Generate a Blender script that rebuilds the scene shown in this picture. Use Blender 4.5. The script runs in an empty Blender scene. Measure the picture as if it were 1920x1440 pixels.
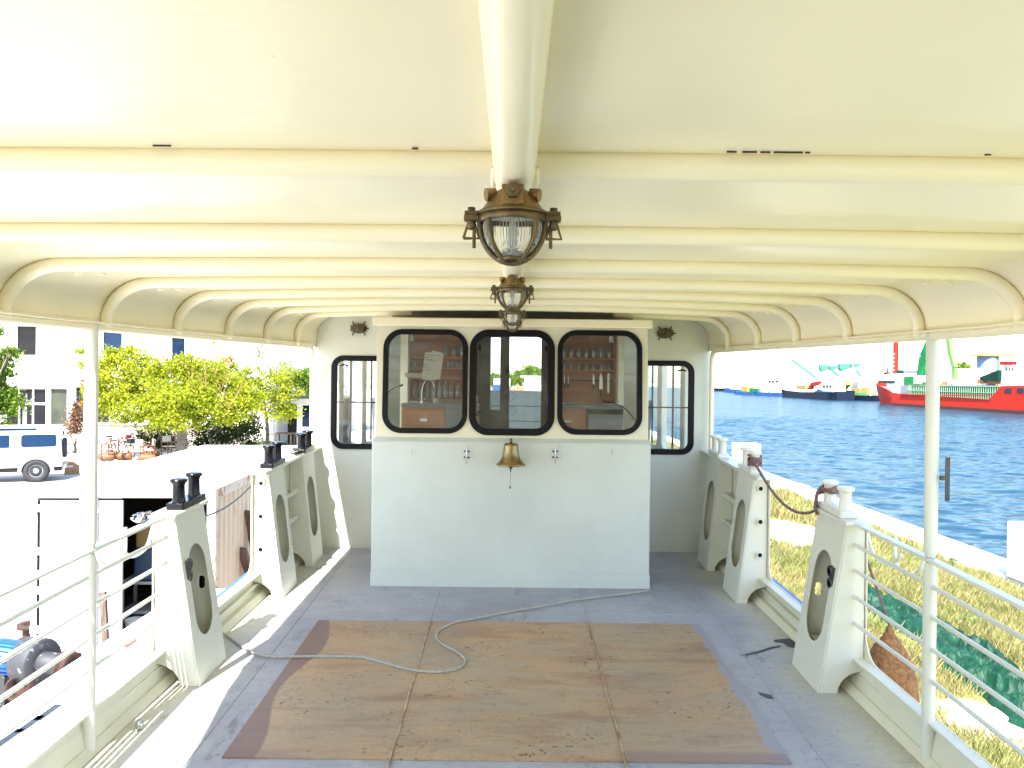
import bpy, bmesh, math, random
import numpy as np
from mathutils import Vector, Matrix, Euler

random.seed(7)
RNG = np.random.default_rng(11)
sc = bpy.context.scene
col = sc.collection
rad = math.radians

# ------------------------------------------------------------------ camera
CZ = 3.75                       # eye height above the quay
F = 1550.0                      # focal length in pixels of the 1920 px wide photograph
PITCH, ROLL = rad(-0.30), rad(0.62)
cam_d = bpy.data.cameras.new("camera")
cam = bpy.data.objects.new("camera", cam_d); col.objects.link(cam)
cam_d.sensor_width = 36.0; cam_d.lens = 36.0 * F / 1920.0
cam_d.clip_start = 0.05; cam_d.clip_end = 3000
CR = Matrix.Rotation(rad(90) + PITCH, 4, 'X') @ Matrix.Rotation(ROLL, 4, 'Z')
cam.matrix_world = Matrix.Translation((0, 0, CZ)) @ CR
sc.camera = cam

# ------------------------------------------------------------------ light
SUN = Vector((-0.21, -0.76, 1.0)).normalized()       # towards the sun
elev = math.asin(SUN.z); azim = math.atan2(SUN.x, SUN.y)
w = bpy.data.worlds.new("World"); sc.world = w; w.use_nodes = True
nt = w.node_tree
sky = nt.nodes.new("ShaderNodeTexSky"); sky.sky_type = 'NISHITA'; sky.sun_disc = False
sky.sun_elevation = elev; sky.sun_rotation = azim
sky.air_density = 1.0; sky.dust_density = 1.2; sky.ozone_density = 1.0
bg = nt.nodes["Background"]; bg.inputs[1].default_value = 0.15
nt.links.new(sky.outputs[0], bg.inputs[0])
sun_d = bpy.data.lights.new("sun", 'SUN'); sun_d.energy = 4.2; sun_d.angle = rad(0.5)
sun_d.color = (1.0, 0.955, 0.87)
sun = bpy.data.objects.new("sun", sun_d); col.objects.link(sun)
sun.rotation_euler = SUN.to_track_quat('Z', 'Y').to_euler(); sun.location = (-10, -30, 40)
sc.view_settings.view_transform = 'Standard'; sc.view_settings.look = 'None'
sc.view_settings.exposure = 2.12; sc.view_settings.gamma = 1.0
sc.cycles.max_bounces = 10; sc.cycles.diffuse_bounces = 6; sc.cycles.glossy_bounces = 4
sc.cycles.transparent_max_bounces = 12; sc.cycles.transmission_bounces = 6
sc.cycles.use_denoising = True
sc.cycles.sample_clamp_indirect = 8

# ------------------------------------------------------------------ measuring
def ray(px, py):
    return (CR.to_3x3() @ Vector(((px - 960) / F, -(py - 720) / F, -1))).normalized()
def P(px, py, Y):
    d = ray(px, py); return Vector((0, 0, CZ)) + d * (Y / d.y)
SL = 0.0413
def dz(Y): return CZ - 1.70 + SL * Y                 # deck height (the boat trims by the stern)
def DK(px, py, h=0.0):
    d = ray(px, py); t = (-1.70 + h) / (d.z - SL * d.y); return Vector((0, 0, CZ)) + d * t
def GD(px, py, z=0.0):
    d = ray(px, py); t = (z - CZ) / d.z; return Vector((0, 0, CZ)) + d * t
def Xo(Y): return 1.78 - 0.03 * (Y - 3.4) if Y > 3.4 else 1.78 + 0.01 * (3.4 - Y)   # bulwark half-breadth
def Xe(Y): return Xo(Y) - 0.05 - (min(0.16, 0.13 * (2.8 - Y)) if Y < 2.8 else 0)                        # eave half-breadth
ZCY = [-3.6, 1.41, 2.10, 2.79, 3.49, 4.17, 4.86, 5.56, 6.24, 9.8]; ZCZ = [.375, .384, .388, .405, .429, .455, .480, .505, .530, .66]
def zc(Y): return CZ + float(np.interp(Y, ZCY, ZCZ))                 # canopy height on the centre line
def ze(Y): return CZ + 0.19 + 0.0155 * (Y - 2.8)      # eave height

# ------------------------------------------------------------------ materials
def mat(name, c, rough=0.5, metal=0.0, var=0.0, vscale=3.0, c2=None, bump=0.0, bscale=40.0, spec=0.5, coat=0.0,
        detail=6.0, lo=0.35, hi=0.65, stretch=None, emit=None):
    m = bpy.data.materials.new(name); m.use_nodes = True
    N = m.node_tree.nodes; L = m.node_tree.links; b = N["Principled BSDF"]
    c = tuple(c) + (1,) if len(c) == 3 else c
    b.inputs["Base Color"].default_value = c
    b.inputs["Roughness"].default_value = rough; b.inputs["Metallic"].default_value = metal
    b.inputs["Specular IOR Level"].default_value = spec
    if coat: b.inputs["Coat Weight"].default_value = coat
    if emit: b.inputs["Emission Color"].default_value = tuple(emit) + (1,); b.inputs["Emission Strength"].default_value = 1
    tc = N.new("ShaderNodeTexCoord"); out = tc.outputs["Object"]
    if stretch:
        mp = N.new("ShaderNodeMapping"); mp.inputs["Scale"].default_value = stretch
        L.new(out, mp.inputs[0]); out = mp.outputs[0]
    if var or c2:
        n = N.new("ShaderNodeTexNoise"); n.inputs["Scale"].default_value = vscale; n.inputs["Detail"].default_value = detail
        n.inputs["Roughness"].default_value = 0.6
        L.new(out, n.inputs["Vector"])
        r = N.new("ShaderNodeMapRange"); r.inputs[1].default_value = lo; r.inputs[2].default_value = hi
        L.new(n.outputs["Fac"], r.inputs[0])
        mx = N.new("ShaderNodeMix"); mx.data_type = 'RGBA'
        mx.inputs["A"].default_value = c
        if c2: mx.inputs["B"].default_value = tuple(c2) + (1,)
        else: mx.inputs["B"].default_value = tuple(max(0, x * (1 - var)) for x in c[:3]) + (1,)
        L.new(r.outputs[0], mx.inputs["Factor"]); L.new(mx.outputs["Result"], b.inputs["Base Color"])
    if bump:
        n2 = N.new("ShaderNodeTexNoise"); n2.inputs["Scale"].default_value = bscale; n2.inputs["Detail"].default_value = 4
        L.new(out, n2.inputs["Vector"])
        bp = N.new("ShaderNodeBump"); bp.inputs["Strength"].default_value = bump; bp.inputs["Distance"].default_value = 0.01
        L.new(n2.outputs["Fac"], bp.inputs["Height"]); L.new(bp.outputs[0], b.inputs["Normal"])
    return m

def rusty(name, c, rust=(0.22, 0.09, 0.03), rough=0.45, thr=0.66, scale=5.0, metal=0.0, base_var=0.08):
    """paint with patches of rust or grime whose shape comes from a noise"""
    m = mat(name, c, rough, metal, var=base_var, vscale=2.0, bump=0.08, bscale=25)
    N = m.node_tree.nodes; L = m.node_tree.links; b = N["Principled BSDF"]
    src = b.inputs["Base Color"].links[0].from_socket
    tc = N.new("ShaderNodeTexCoord")
    n = N.new("ShaderNodeTexNoise"); n.inputs["Scale"].default_value = scale; n.inputs["Detail"].default_value = 9; n.inputs["Roughness"].default_value = 0.7
    L.new(tc.outputs["Object"], n.inputs["Vector"])
    r = N.new("ShaderNodeMapRange"); r.inputs[1].default_value = thr; r.inputs[2].default_value = thr + 0.05
    L.new(n.outputs["Fac"], r.inputs[0])
    mx = N.new("ShaderNodeMix"); mx.data_type = 'RGBA'; L.new(src, mx.inputs["A"])
    mx.inputs["B"].default_value = tuple(rust) + (1,)
    L.new(r.outputs[0], mx.inputs["Factor"]); L.new(mx.outputs["Result"], b.inputs["Base Color"])
    return m

def glass_mat(name, tint=(0.9, 0.93, 0.92), refl=1.0, dirt=0.04):
    m = bpy.data.materials.new(name); m.use_nodes = True
    N = m.node_tree.nodes; L = m.node_tree.links
    N.remove(N["Principled BSDF"]); o = N["Material Output"]
    t = N.new("ShaderNodeBsdfTransparent"); t.inputs[0].default_value = tint + (1,)
    g = N.new("ShaderNodeBsdfGlossy"); g.inputs["Roughness"].default_value = 0.02
    d = N.new("ShaderNodeBsdfDiffuse"); d.inputs[0].default_value = (0.8, 0.8, 0.78, 1)
    fr = N.new("ShaderNodeFresnel"); fr.inputs[0].default_value = 1.5
    mu = N.new("ShaderNodeMath"); mu.operation = 'MULTIPLY'; mu.inputs[1].default_value = refl; L.new(fr.outputs[0], mu.inputs[0])
    mx = N.new("ShaderNodeMixShader"); L.new(mu.outputs[0], mx.inputs[0]); L.new(t.outputs[0], mx.inputs[1]); L.new(g.outputs[0], mx.inputs[2])
    tc = N.new("ShaderNodeTexCoord"); n = N.new("ShaderNodeTexNoise"); n.inputs["Scale"].default_value = 6; n.inputs["Detail"].default_value = 8
    L.new(tc.outputs["Object"], n.inputs["Vector"])
    r = N.new("ShaderNodeMapRange"); r.inputs[1].default_value = 0.45; r.inputs[2].default_value = 0.8; r.inputs[3].default_value = dirt * 0.3; r.inputs[4].default_value = dirt * 2.5
    L.new(n.outputs["Fac"], r.inputs[0])
    mx2 = N.new("ShaderNodeMixShader"); L.new(r.outputs[0], mx2.inputs[0]); L.new(mx.outputs[0], mx2.inputs[1]); L.new(d.outputs[0], mx2.inputs[2])
    L.new(mx2.outputs[0], o.inputs[0])
    return m

def leaf_mat(name, cols, trans=0.45):
    m = bpy.data.materials.new(name); m.use_nodes = True
    N = m.node_tree.nodes; L = m.node_tree.links
    N.remove(N["Principled BSDF"]); o = N["Material Output"]
    g = N.new("ShaderNodeNewGeometry"); cr = N.new("ShaderNodeValToRGB")
    cr.color_ramp.interpolation = 'LINEAR'
    while len(cr.color_ramp.elements) < len(cols): cr.color_ramp.elements.new(0.5)
    for i, (p, c) in enumerate(cols):
        cr.color_ramp.elements[i].position = p; cr.color_ramp.elements[i].color = c + (1,)
    tc = N.new("ShaderNodeTexCoord"); n = N.new("ShaderNodeTexNoise"); n.inputs["Scale"].default_value = 0.7; n.inputs["Detail"].default_value = 3
    L.new(tc.outputs["Object"], n.inputs["Vector"])
    ma = N.new("ShaderNodeMath"); ma.operation = 'MULTIPLY_ADD'; ma.inputs[1].default_value = 0.45
    L.new(g.outputs["Random Per Island"], ma.inputs[0])
    mb = N.new("ShaderNodeMath"); mb.operation = 'MULTIPLY_ADD'; mb.inputs[1].default_value = 1.1; mb.inputs[2].default_value = -0.28
    L.new(n.outputs["Fac"], mb.inputs[0]); L.new(mb.outputs[0], ma.inputs[2]); L.new(ma.outputs[0], cr.inputs[0])
    d = N.new("ShaderNodeBsdfDiffuse"); t = N.new("ShaderNodeBsdfTranslucent")
    L.new(cr.outputs[0], d.inputs[0]); L.new(cr.outputs[0], t.inputs[0])
    mx = N.new("ShaderNodeMixShader"); mx.inputs[0].default_value = trans
    L.new(d.outputs[0], mx.inputs[1]); L.new(t.outputs[0], mx.inputs[2]); L.new(mx.outputs[0], o.inputs[0])
    return m

# ------------------------------------------------------------------ mesh builder
class MB:
    def __init__(s): s.v = []; s.f = []; s.s = []
    def add(s, v, f, smooth=False):
        o = len(s.v); s.v += [tuple(x) for x in v]; s.f += [tuple(i + o for i in q) for q in f]; s.s += [smooth] * len(f); return s
    def box(s, x0, x1, y0, y1, z0, z1):
        return s.hexa([(x0, y0, z0), (x1, y0, z0), (x1, y1, z0), (x0, y1, z0), (x0, y0, z1), (x1, y0, z1), (x1, y1, z1), (x0, y1, z1)])
    def hexa(s, v):
        return s.add(v, [(0, 3, 2, 1), (4, 5, 6, 7), (0, 1, 5, 4), (1, 2, 6, 5), (2, 3, 7, 6), (3, 0, 4, 7)])
    def obox(s, c, size, R=None):
        R = R or Matrix.Identity(3); c = Vector(c); a, b, d = [x / 2 for x in size]
        return s.hexa([c + R @ Vector((x, y, z)) for x, y, z in ((-a, -b, -d), (a, -b, -d), (a, b, -d), (-a, b, -d), (-a, -b, d), (a, -b, d), (a, b, d), (-a, b, d))])
    def bar(s, p, q, wd, h, up=(0, 0, 1)):
        p = Vector(p); q = Vector(q); t = (q - p).normalized(); u = Vector(up)
        if abs(t.dot(u)) > 0.98: u = Vector((0, 1, 0))
        a = t.cross(u).normalized() * wd / 2; b = a.cross(t).normalized() * h / 2
        return s.hexa([p - a - b, p + a - b, q + a - b, q - a - b, p - a + b, p + a + b, q + a + b, q - a + b])
    def tube(s, pts, r, n=10, caps=True, smooth=True):
        pts = [Vector(p) for p in pts]; m = len(pts)
        rs = r if isinstance(r, (list, tuple)) else [r] * m
        T = []
        for i in range(m):
            a = pts[max(i - 1, 0)]; b = pts[min(i + 1, m - 1)]; T.append((b - a).normalized())
        u = T[0].orthogonal().normalized(); V = []
        for i in range(m):
            u = (u - T[i] * u.dot(T[i])).normalized(); w_ = T[i].cross(u)
            for k in range(n):
                an = 2 * math.pi * k / n; V.append(pts[i] + (u * math.cos(an) + w_ * math.sin(an)) * rs[i])
        Fc = [(i * n + k, i * n + (k + 1) % n, (i + 1) * n + (k + 1) % n, (i + 1) * n + k) for i in range(m - 1) for k in range(n)]
        s.add(V, Fc, smooth)
        if caps:
            s.add(V[:n], [tuple(range(n - 1, -1, -1))]); s.add(V[-n:], [tuple(range(n))])
        return s
    def lathe(s, prof, c=(0, 0, 0), n=24, R=None, smooth=True, sx=1.0, sy=1.0):
        R = R or Matrix.Identity(3); c = Vector(c); V = []
        for r, z in prof:
            for k in range(n):
                an = 2 * math.pi * k / n; V.append(c + R @ Vector((r * math.cos(an) * sx, r * math.sin(an) * sy, z)))
        Fc = [(i * n + k, i * n + (k + 1) % n, (i + 1) * n + (k + 1) % n, (i + 1) * n + k) for i in range(len(prof) - 1) for k in range(n)]
        s.add(V, Fc, smooth)
        if prof[0][0] > 1e-5: s.add(V[:n], [tuple(range(n - 1, -1, -1))])
        if prof[-1][0] > 1e-5: s.add(V[-n:], [tuple(range(n))])
        return s
    def plate(s, outer, holes, fn, t):
        """flat plate with holes: 2D loops, fn(u, v, w) -> point, thickness t"""
        bm = bmesh.new(); loops = [outer] + list(holes); allv = []
        for lp in loops:
            vs = [bm.verts.new((u, v, 0)) for u, v in lp]; allv += vs
            for i in range(len(vs)): bm.edges.new((vs[i], vs[(i + 1) % len(vs)]))
        bm.verts.index_update()
        bmesh.ops.triangle_fill(bm, use_beauty=True, use_dissolve=False, edges=bm.edges[:], normal=(0, 0, 1))
        bm.verts.index_update()
        co = [(v.co.x, v.co.y) for v in bm.verts]
        tris = [tuple(v.index for v in f.verts) for f in bm.faces]; n = len(co); bm.free()
        V = [fn(u, v, 0) for u, v in co] + [fn(u, v, t) for u, v in co]
        Fc = [q for q in tris] + [tuple(i + n for i in reversed(q)) for q in tris]
        o = 0
        for lp in loops:
            m = len(lp)
            for i in range(m):
                a = o + i; b = o + (i + 1) % m; Fc.append((a, b, b + n, a + n))
            o += m
        return s.add(V, Fc)
    def build(s, name, m, parent=None, bevel=0.0, label=None, loc=None, seg=2, autosm=False):
        me = bpy.data.meshes.new(name)
        off = Vector((0, 0, 0))
        if parent is not None: off = pworld(parent)
        elif loc is not None: off = Vector(loc)
        me.from_pydata([tuple(Vector(v) - off) for v in s.v] if off.length else s.v, [], s.f)
        me.polygons.foreach_set("use_smooth", s.s); me.update()
        bm = bmesh.new(); bm.from_mesh(me); bmesh.ops.recalc_face_normals(bm, faces=bm.faces[:]); bm.to_mesh(me); bm.free()
        me.materials.append(m)
        o = bpy.data.objects.new(name, me); col.objects.link(o)
        if parent is not None: o.parent = parent
        elif loc is not None: o.location = loc
        if bevel:
            b = o.modifiers.new("bevel", 'BEVEL'); b.width = bevel; b.segments = seg; b.limit_method = 'ANGLE'; b.angle_limit = rad(40)
        if label: o["label"] = label
        return o

def pworld(o):
    v = Vector((0, 0, 0))
    while o is not None:
        v += Vector(o.location); o = o.parent
    return v
def empty(name, loc=(0, 0, 0), rz=0.0):
    o = bpy.data.objects.new(name, None); col.objects.link(o); o.location = loc; o.rotation_euler = (0, 0, rz); o.empty_display_size = 0.1
    return o
def tag(o, label, cat, group=None, kind=None):
    o["label"] = label; o["category"] = cat
    if group: o["group"] = group
    if kind: o["kind"] = kind
    return o
def struct(o, label=None):
    o["kind"] = "structure"
    if label: o["label"] = label
    return o
def copy_tree(o, parent=None):
    c = o.copy(); col.objects.link(c)
    if parent is not None: c.parent = parent
    for ch in [x for x in bpy.data.objects if x.parent is o]: copy_tree(ch, c)
    return c
ORD = ["first", "second", "third", "fourth", "fifth", "sixth", "seventh", "eighth", "ninth", "tenth"]
def rrect(x0, x1, z0, z1, r, n=8):
    pts = []
    for cx, cz, a0 in ((x1 - r, z1 - r, 0), (x0 + r, z1 - r, 90), (x0 + r, z0 + r, 180), (x1 - r, z0 + r, 270)):
        for k in range(n + 1):
            a = rad(a0 + 90 * k / n); pts.append((cx + r * math.cos(a), cz + r * math.sin(a)))
    return pts
def bez(pts, n=8):
    """Catmull-Rom through points"""
    pts = [Vector(p) for p in pts]; out = []
    for i in range(len(pts) - 1):
        p0 = pts[max(i - 1, 0)]; p1 = pts[i]; p2 = pts[i + 1]; p3 = pts[min(i + 2, len(pts) - 1)]
        for k in range(n):
            t = k / n
            out.append(0.5 * ((2 * p1) + (p2 - p0) * t + (2 * p0 - 5 * p1 + 4 * p2 - p3) * t * t + (3 * p1 - p0 - 3 * p2 + p3) * t ** 3))
    out.append(pts[-1]); return out

# ------------------------------------------------------------------ palette
M = {}
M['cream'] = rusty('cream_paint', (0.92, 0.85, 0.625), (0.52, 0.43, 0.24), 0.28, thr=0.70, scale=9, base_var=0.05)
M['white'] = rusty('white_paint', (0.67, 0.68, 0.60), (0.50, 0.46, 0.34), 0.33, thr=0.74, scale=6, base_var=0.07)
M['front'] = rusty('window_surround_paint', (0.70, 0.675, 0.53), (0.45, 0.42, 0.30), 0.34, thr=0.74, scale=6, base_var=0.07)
M['trunk'] = rusty('companionway_skylit_tint', (0.575, 0.615, 0.575), (0.42, 0.42, 0.36), 0.34, thr=0.72, scale=3, base_var=0.09)  # same paint as the surround, tinted cooler for skylight on the lower front
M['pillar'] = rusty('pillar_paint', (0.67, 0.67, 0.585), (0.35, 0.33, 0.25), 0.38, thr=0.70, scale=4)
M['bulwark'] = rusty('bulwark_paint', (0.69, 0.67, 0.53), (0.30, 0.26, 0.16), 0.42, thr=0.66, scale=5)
M['dark_gap'] = mat('gap_shade_grey', (0.34, 0.33, 0.29), 0.6, var=0.2)  # dark tone painted in for the shade of the gap
M['rubber'] = mat('black_rubber', (0.004, 0.004, 0.006), 0.42, spec=0.18)
M['black_paint'] = mat('black_gloss_paint', (0.005, 0.005, 0.008), 0.2, spec=0.28, var=0.3, vscale=20, bump=0.25, bscale=60)
M['steel'] = mat('stainless_steel', (0.55, 0.55, 0.55), 0.25, 1.0, bump=0.05)
M['dark_steel'] = mat('dark_steel', (0.10, 0.10, 0.10), 0.35, 0.9, var=0.3, vscale=30)
M['brass'] = mat('aged_brass', (0.20, 0.145, 0.07), 0.45, 0.8, c2=(0.085, 0.072, 0.05), vscale=18, bump=0.3, bscale=90)
M['brass_light'] = mat('rubbed_brass', (0.40, 0.24, 0.07), 0.38, 0.85, c2=(0.13, 0.095, 0.055), vscale=14, bump=0.3, bscale=80)
M['bell'] = mat('bell_brass', (0.42, 0.30, 0.12), 0.3, 0.95, c2=(0.25, 0.19, 0.10), vscale=6, bump=0.15, bscale=30)
M['glass'] = glass_mat('window_glass', refl=0.9, dirt=0.025)
M['side_glass'] = glass_mat('side_window_glass', (.97, .98, .97), refl=0.15, dirt=0.02)
M['wood'] = mat('red_brown_plywood', (0.43, 0.145, 0.07), 0.4, c2=(0.33, 0.10, 0.045), vscale=3, stretch=(1, 1, 9), lo=0.3, hi=0.7)
M['wood_light'] = mat('orange_plywood', (0.50, 0.205, 0.10), 0.45, c2=(0.40, 0.155, 0.07), vscale=3, stretch=(1, 1, 8), lo=0.3, hi=0.7)
M['counter'] = mat('grey_counter', (0.22, 0.22, 0.23), 0.4, var=0.2, vscale=20)
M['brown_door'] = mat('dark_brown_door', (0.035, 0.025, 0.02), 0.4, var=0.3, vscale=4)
M['interior'] = mat('interior_white', (0.84, 0.85, 0.80), 0.5, var=0.05)
M['paper'] = mat('paper', (0.62, 0.58, 0.52), 0.8, var=0.05, vscale=6)
M['ink'] = mat('ink', (0.10, 0.09, 0.09), 0.8)
M['green_plastic'] = mat('green_plastic', (0.03, 0.22, 0.10), 0.4)
M['rope_white'] = mat('pale_rope', (0.50, 0.49, 0.44), 0.85, var=0.3, vscale=60, bump=0.8, bscale=180)
M['rope_red'] = mat('mauve_rope', (0.26, 0.145, 0.14), 0.9, c2=(0.14, 0.09, 0.09), vscale=40, bump=0.8, bscale=120)
M['coir'] = mat('coir_fibre', (0.40, 0.20, 0.08), 0.95, c2=(0.20, 0.09, 0.035), vscale=40, bump=1.0, bscale=70)
M['blue_paint'] = mat('blue_paint', (0.03, 0.10, 0.42), 0.4, var=0.2)
M['hull'] = rusty('hull_paint', (0.06, 0.10, 0.22), (0.2, 0.09, 0.04), 0.45, thr=0.66, scale=2)

# deck: blue grey paint, cream overspray along the edges, scuffs
def deck_material():
    m = bpy.data.materials.new('deck_paint'); m.use_nodes = True
    N = m.node_tree.nodes; L = m.node_tree.links; b = N["Principled BSDF"]; b.inputs["Roughness"].default_value = 0.55
    b.inputs["Specular IOR Level"].default_value = 0.35
    tc = N.new("ShaderNodeTexCoord")
    def noise(s, det=6, st=None, rough=0.6):
        n = N.new("ShaderNodeTexNoise"); n.inputs["Scale"].default_value = s; n.inputs["Detail"].default_value = det; n.inputs["Roughness"].default_value = rough
        if st:
            mp = N.new("ShaderNodeMapping"); mp.inputs["Scale"].default_value = st; L.new(tc.outputs["Object"], mp.inputs[0]); L.new(mp.outputs[0], n.inputs["Vector"])
        else: L.new(tc.outputs["Object"], n.inputs["Vector"])
        return n.outputs["Fac"]
    def rng(x, a, c, lo=0.0, hi=1.0):
        r = N.new("ShaderNodeMapRange"); r.inputs[1].default_value = a; r.inputs[2].default_value = c; r.inputs[3].default_value = lo; r.inputs[4].default_value = hi
        L.new(x, r.inputs[0]); return r.outputs[0]
    def mix(f, A, B):
        mx = N.new("ShaderNodeMix"); mx.data_type = 'RGBA'
        for nm, x in (("A", A), ("B", B)):
            if isinstance(x, tuple): mx.inputs[nm].default_value = x + (1,)
            else: L.new(x, mx.inputs[nm])
        L.new(f, mx.inputs["Factor"]); return mx.outputs["Result"]
    def mth(op, a, c):
        n = N.new("ShaderNodeMath"); n.operation = op
        for i, x in enumerate((a, c)):
            if isinstance(x, (int, float)): n.inputs[i].default_value = x
            elif x is not None: L.new(x, n.inputs[i])
        return n.outputs[0]
    base = mix(rng(noise(1.3, 5), 0.38, 0.62), (0.40, 0.405, 0.44), (0.30, 0.305, 0.335))
    base = mix(rng(noise(4.5, 8), 0.55, 0.75, 0, 0.5), base, (0.44, 0.44, 0.46))
    sp = N.new("ShaderNodeSeparateXYZ"); L.new(tc.outputs["Object"], sp.inputs[0])
    ax = mth('ABSOLUTE', sp.outputs[0], 0)
    edge = mth('ADD', ax, mth('MULTIPLY', noise(2.2, 4), 0.35))
    base = mix(rng(edge, 1.52, 1.78), base, (0.55, 0.54, 0.45))
    # grime streaks and scuffs
    base = mix(rng(noise(7, 9, (1, 0.35, 1), 0.75), 0.585, 0.68, 0, 0.7), base, (0.13, 0.125, 0.13))
    base = mix(rng(noise(28, 4), 0.66, 0.70, 0, 0.6), base, (0.11, 0.09, 0.08))
    base = mix(rng(noise(15, 8, (0.5, 1.5, 1), 0.7), 0.50, 0.72, 0, 0.35), base, (0.20, 0.195, 0.20))
    base = mix(rng(noise(2.7, 7, None, 0.7), 0.56, 0.64, 0, 0.55), base, (0.47, 0.465, 0.45))
    base = mix(rng(noise(110, 3), 0.40, 0.70, 0, 0.22), base, (0.12, 0.12, 0.13))
    L.new(base, b.inputs["Base Color"])
    bp = N.new("ShaderNodeBump"); bp.inputs["Strength"].default_value = 0.15; bp.inputs["Distance"].default_value = 0.01
    L.new(noise(60, 4), bp.inputs["Height"]); L.new(bp.outputs[0], b.inputs["Normal"])
    return m
M['deck'] = deck_material()

def hatch_material():
    m = bpy.data.materials.new('weathered_hatch_board'); m.use_nodes = True
    N = m.node_tree.nodes; L = m.node_tree.links; b = N["Principled BSDF"]; b.inputs["Roughness"].default_value = 0.5
    b.inputs["Specular IOR Level"].default_value = 0.35
    tc = N.new("ShaderNodeTexCoord")
    def noise(s, det=6, st=None, rough=0.6):
        n = N.new("ShaderNodeTexNoise"); n.inputs["Scale"].default_value = s; n.inputs["Detail"].default_value = det; n.inputs["Roughness"].default_value = rough
        if st:
            mp = N.new("ShaderNodeMapping"); mp.inputs["Scale"].default_value = st; L.new(tc.outputs["Object"], mp.inputs[0]); L.new(mp.outputs[0], n.inputs["Vector"])
        else: L.new(tc.outputs["Object"], n.inputs["Vector"])
        return n.outputs["Fac"]
    def rng(x, a, c, lo=0.0, hi=1.0):
        r = N.new("ShaderNodeMapRange"); r.inputs[1].default_value = a; r.inputs[2].default_value = c; r.inputs[3].default_value = lo; r.inputs[4].default_value = hi
        L.new(x, r.inputs[0]); return r.outputs[0]
    def mix(f, A, B):
        mx = N.new("ShaderNodeMix"); mx.data_type = 'RGBA'
        for nm, x in (("A", A), ("B", B)):
            if isinstance(x, tuple): mx.inputs[nm].default_value = x + (1,)
            else: L.new(x, mx.inputs[nm])
        L.new(f, mx.inputs["Factor"]); return mx.outputs["Result"]
    base = mix(rng(noise(1.6, 7, (0.7, 1.6, 1)), 0.36, 0.64), (0.50, 0.305, 0.15), (0.40, 0.31, 0.21))
    base = mix(rng(noise(3.4, 6, (0.6, 1.8, 1)), 0.5, 0.68, 0, 0.8), base, (0.29, 0.145, 0.075))
    base = mix(rng(noise(6, 9, (0.6, 2.2, 1), 0.75), 0.6, 0.78, 0, 0.5), base, (0.40, 0.35, 0.28))
    base = mix(rng(noise(45, 5, (0.7, 1.3, 1)), 0.66, 0.72, 0, 0.8), base, (0.10, 0.055, 0.035))
    base = mix(rng(noise(0.9, 4), 0.46, 0.62, 0, 0.45), base, (0.25, 0.225, 0.195))
    base = mix(rng(noise(14, 9, (0.45, 1.9, 1), 0.75), 0.52, 0.70, 0, 0.55), base, (0.20, 0.13, 0.08))
    base = mix(rng(noise(9, 8, (0.35, 3.0, 1), 0.75), 0.60, 0.70, 0, 0.6), base, (0.44, 0.38, 0.30))
    base = mix(rng(noise(100, 3), 0.42, 0.70, 0, 0.28), base, (0.13, 0.09, 0.06))
    spk = N.new("ShaderNodeMath"); spk.operation = 'MULTIPLY'; L.new(rng(noise(38, 3), 0.60, 0.66), spk.inputs[0]); L.new(rng(noise(3.2, 4), 0.50, 0.60), spk.inputs[1])
    base = mix(spk.outputs[0], base, (0.075, 0.045, 0.03))
    # grey deck paint brushed over the starboard and forward edges
    sp0 = N.new("ShaderNodeSeparateXYZ"); L.new(tc.outputs["Object"], sp0.inputs[0])
    ed = N.new("ShaderNodeMath"); ed.operation = 'MULTIPLY_ADD'; ed.inputs[1].default_value = 0.20; L.new(noise(5, 6, (1, 0.8, 1), 0.65), ed.inputs[0]); L.new(sp0.outputs[0], ed.inputs[2])
    base = mix(rng(ed.outputs[0], 1.205, 1.225, 0, 0.85), base, (0.30, 0.305, 0.345))
    # the strip that was covered: purple brown, with a wavy border, on the port edge and the aft edge
    sp = N.new("ShaderNodeSeparateXYZ"); L.new(tc.outputs["Object"], sp.inputs[0])
    wv = N.new("ShaderNodeMath"); wv.operation = 'SINE'
    m1 = N.new("ShaderNodeMath"); m1.operation = 'MULTIPLY_ADD'; m1.inputs[1].default_value = 5.2; m1.inputs[2].default_value = 20.2; L.new(sp.outputs[1], m1.inputs[0]); L.new(m1.outputs[0], wv.inputs[0])
    m2 = N.new("ShaderNodeMath"); m2.operation = 'MULTIPLY_ADD'; m2.inputs[1].default_value = 0.045; L.new(wv.outputs[0], m2.inputs[0]); L.new(sp.outputs[0], m2.inputs[2])
    base = mix(rng(m2.outputs[0], -1.085, -1.072, 0.8, 0.0), base, (0.17, 0.105, 0.10))
    b2 = rng(sp.outputs[1], -0.565, -0.53, 0.7, 0.0)
    rx = rng(sp.outputs[0], 0.42, 0.50)
    mm = N.new("ShaderNodeMath"); mm.operation = 'MULTIPLY'; L.new(b2, mm.inputs[0]); L.new(rx, mm.inputs[1])
    base = mix(mm.outputs[0], base, (0.23, 0.165, 0.17))
    L.new(base, b.inputs["Base Color"])
    bp = N.new("ShaderNodeBump"); bp.inputs["Strength"].default_value = 0.2; bp.inputs["Distance"].default_value = 0.01
    L.new(noise(50, 5), bp.inputs["Height"]); L.new(bp.outputs[0], b.inputs["Normal"])
    return m
M['hatch'] = hatch_material()

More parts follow.
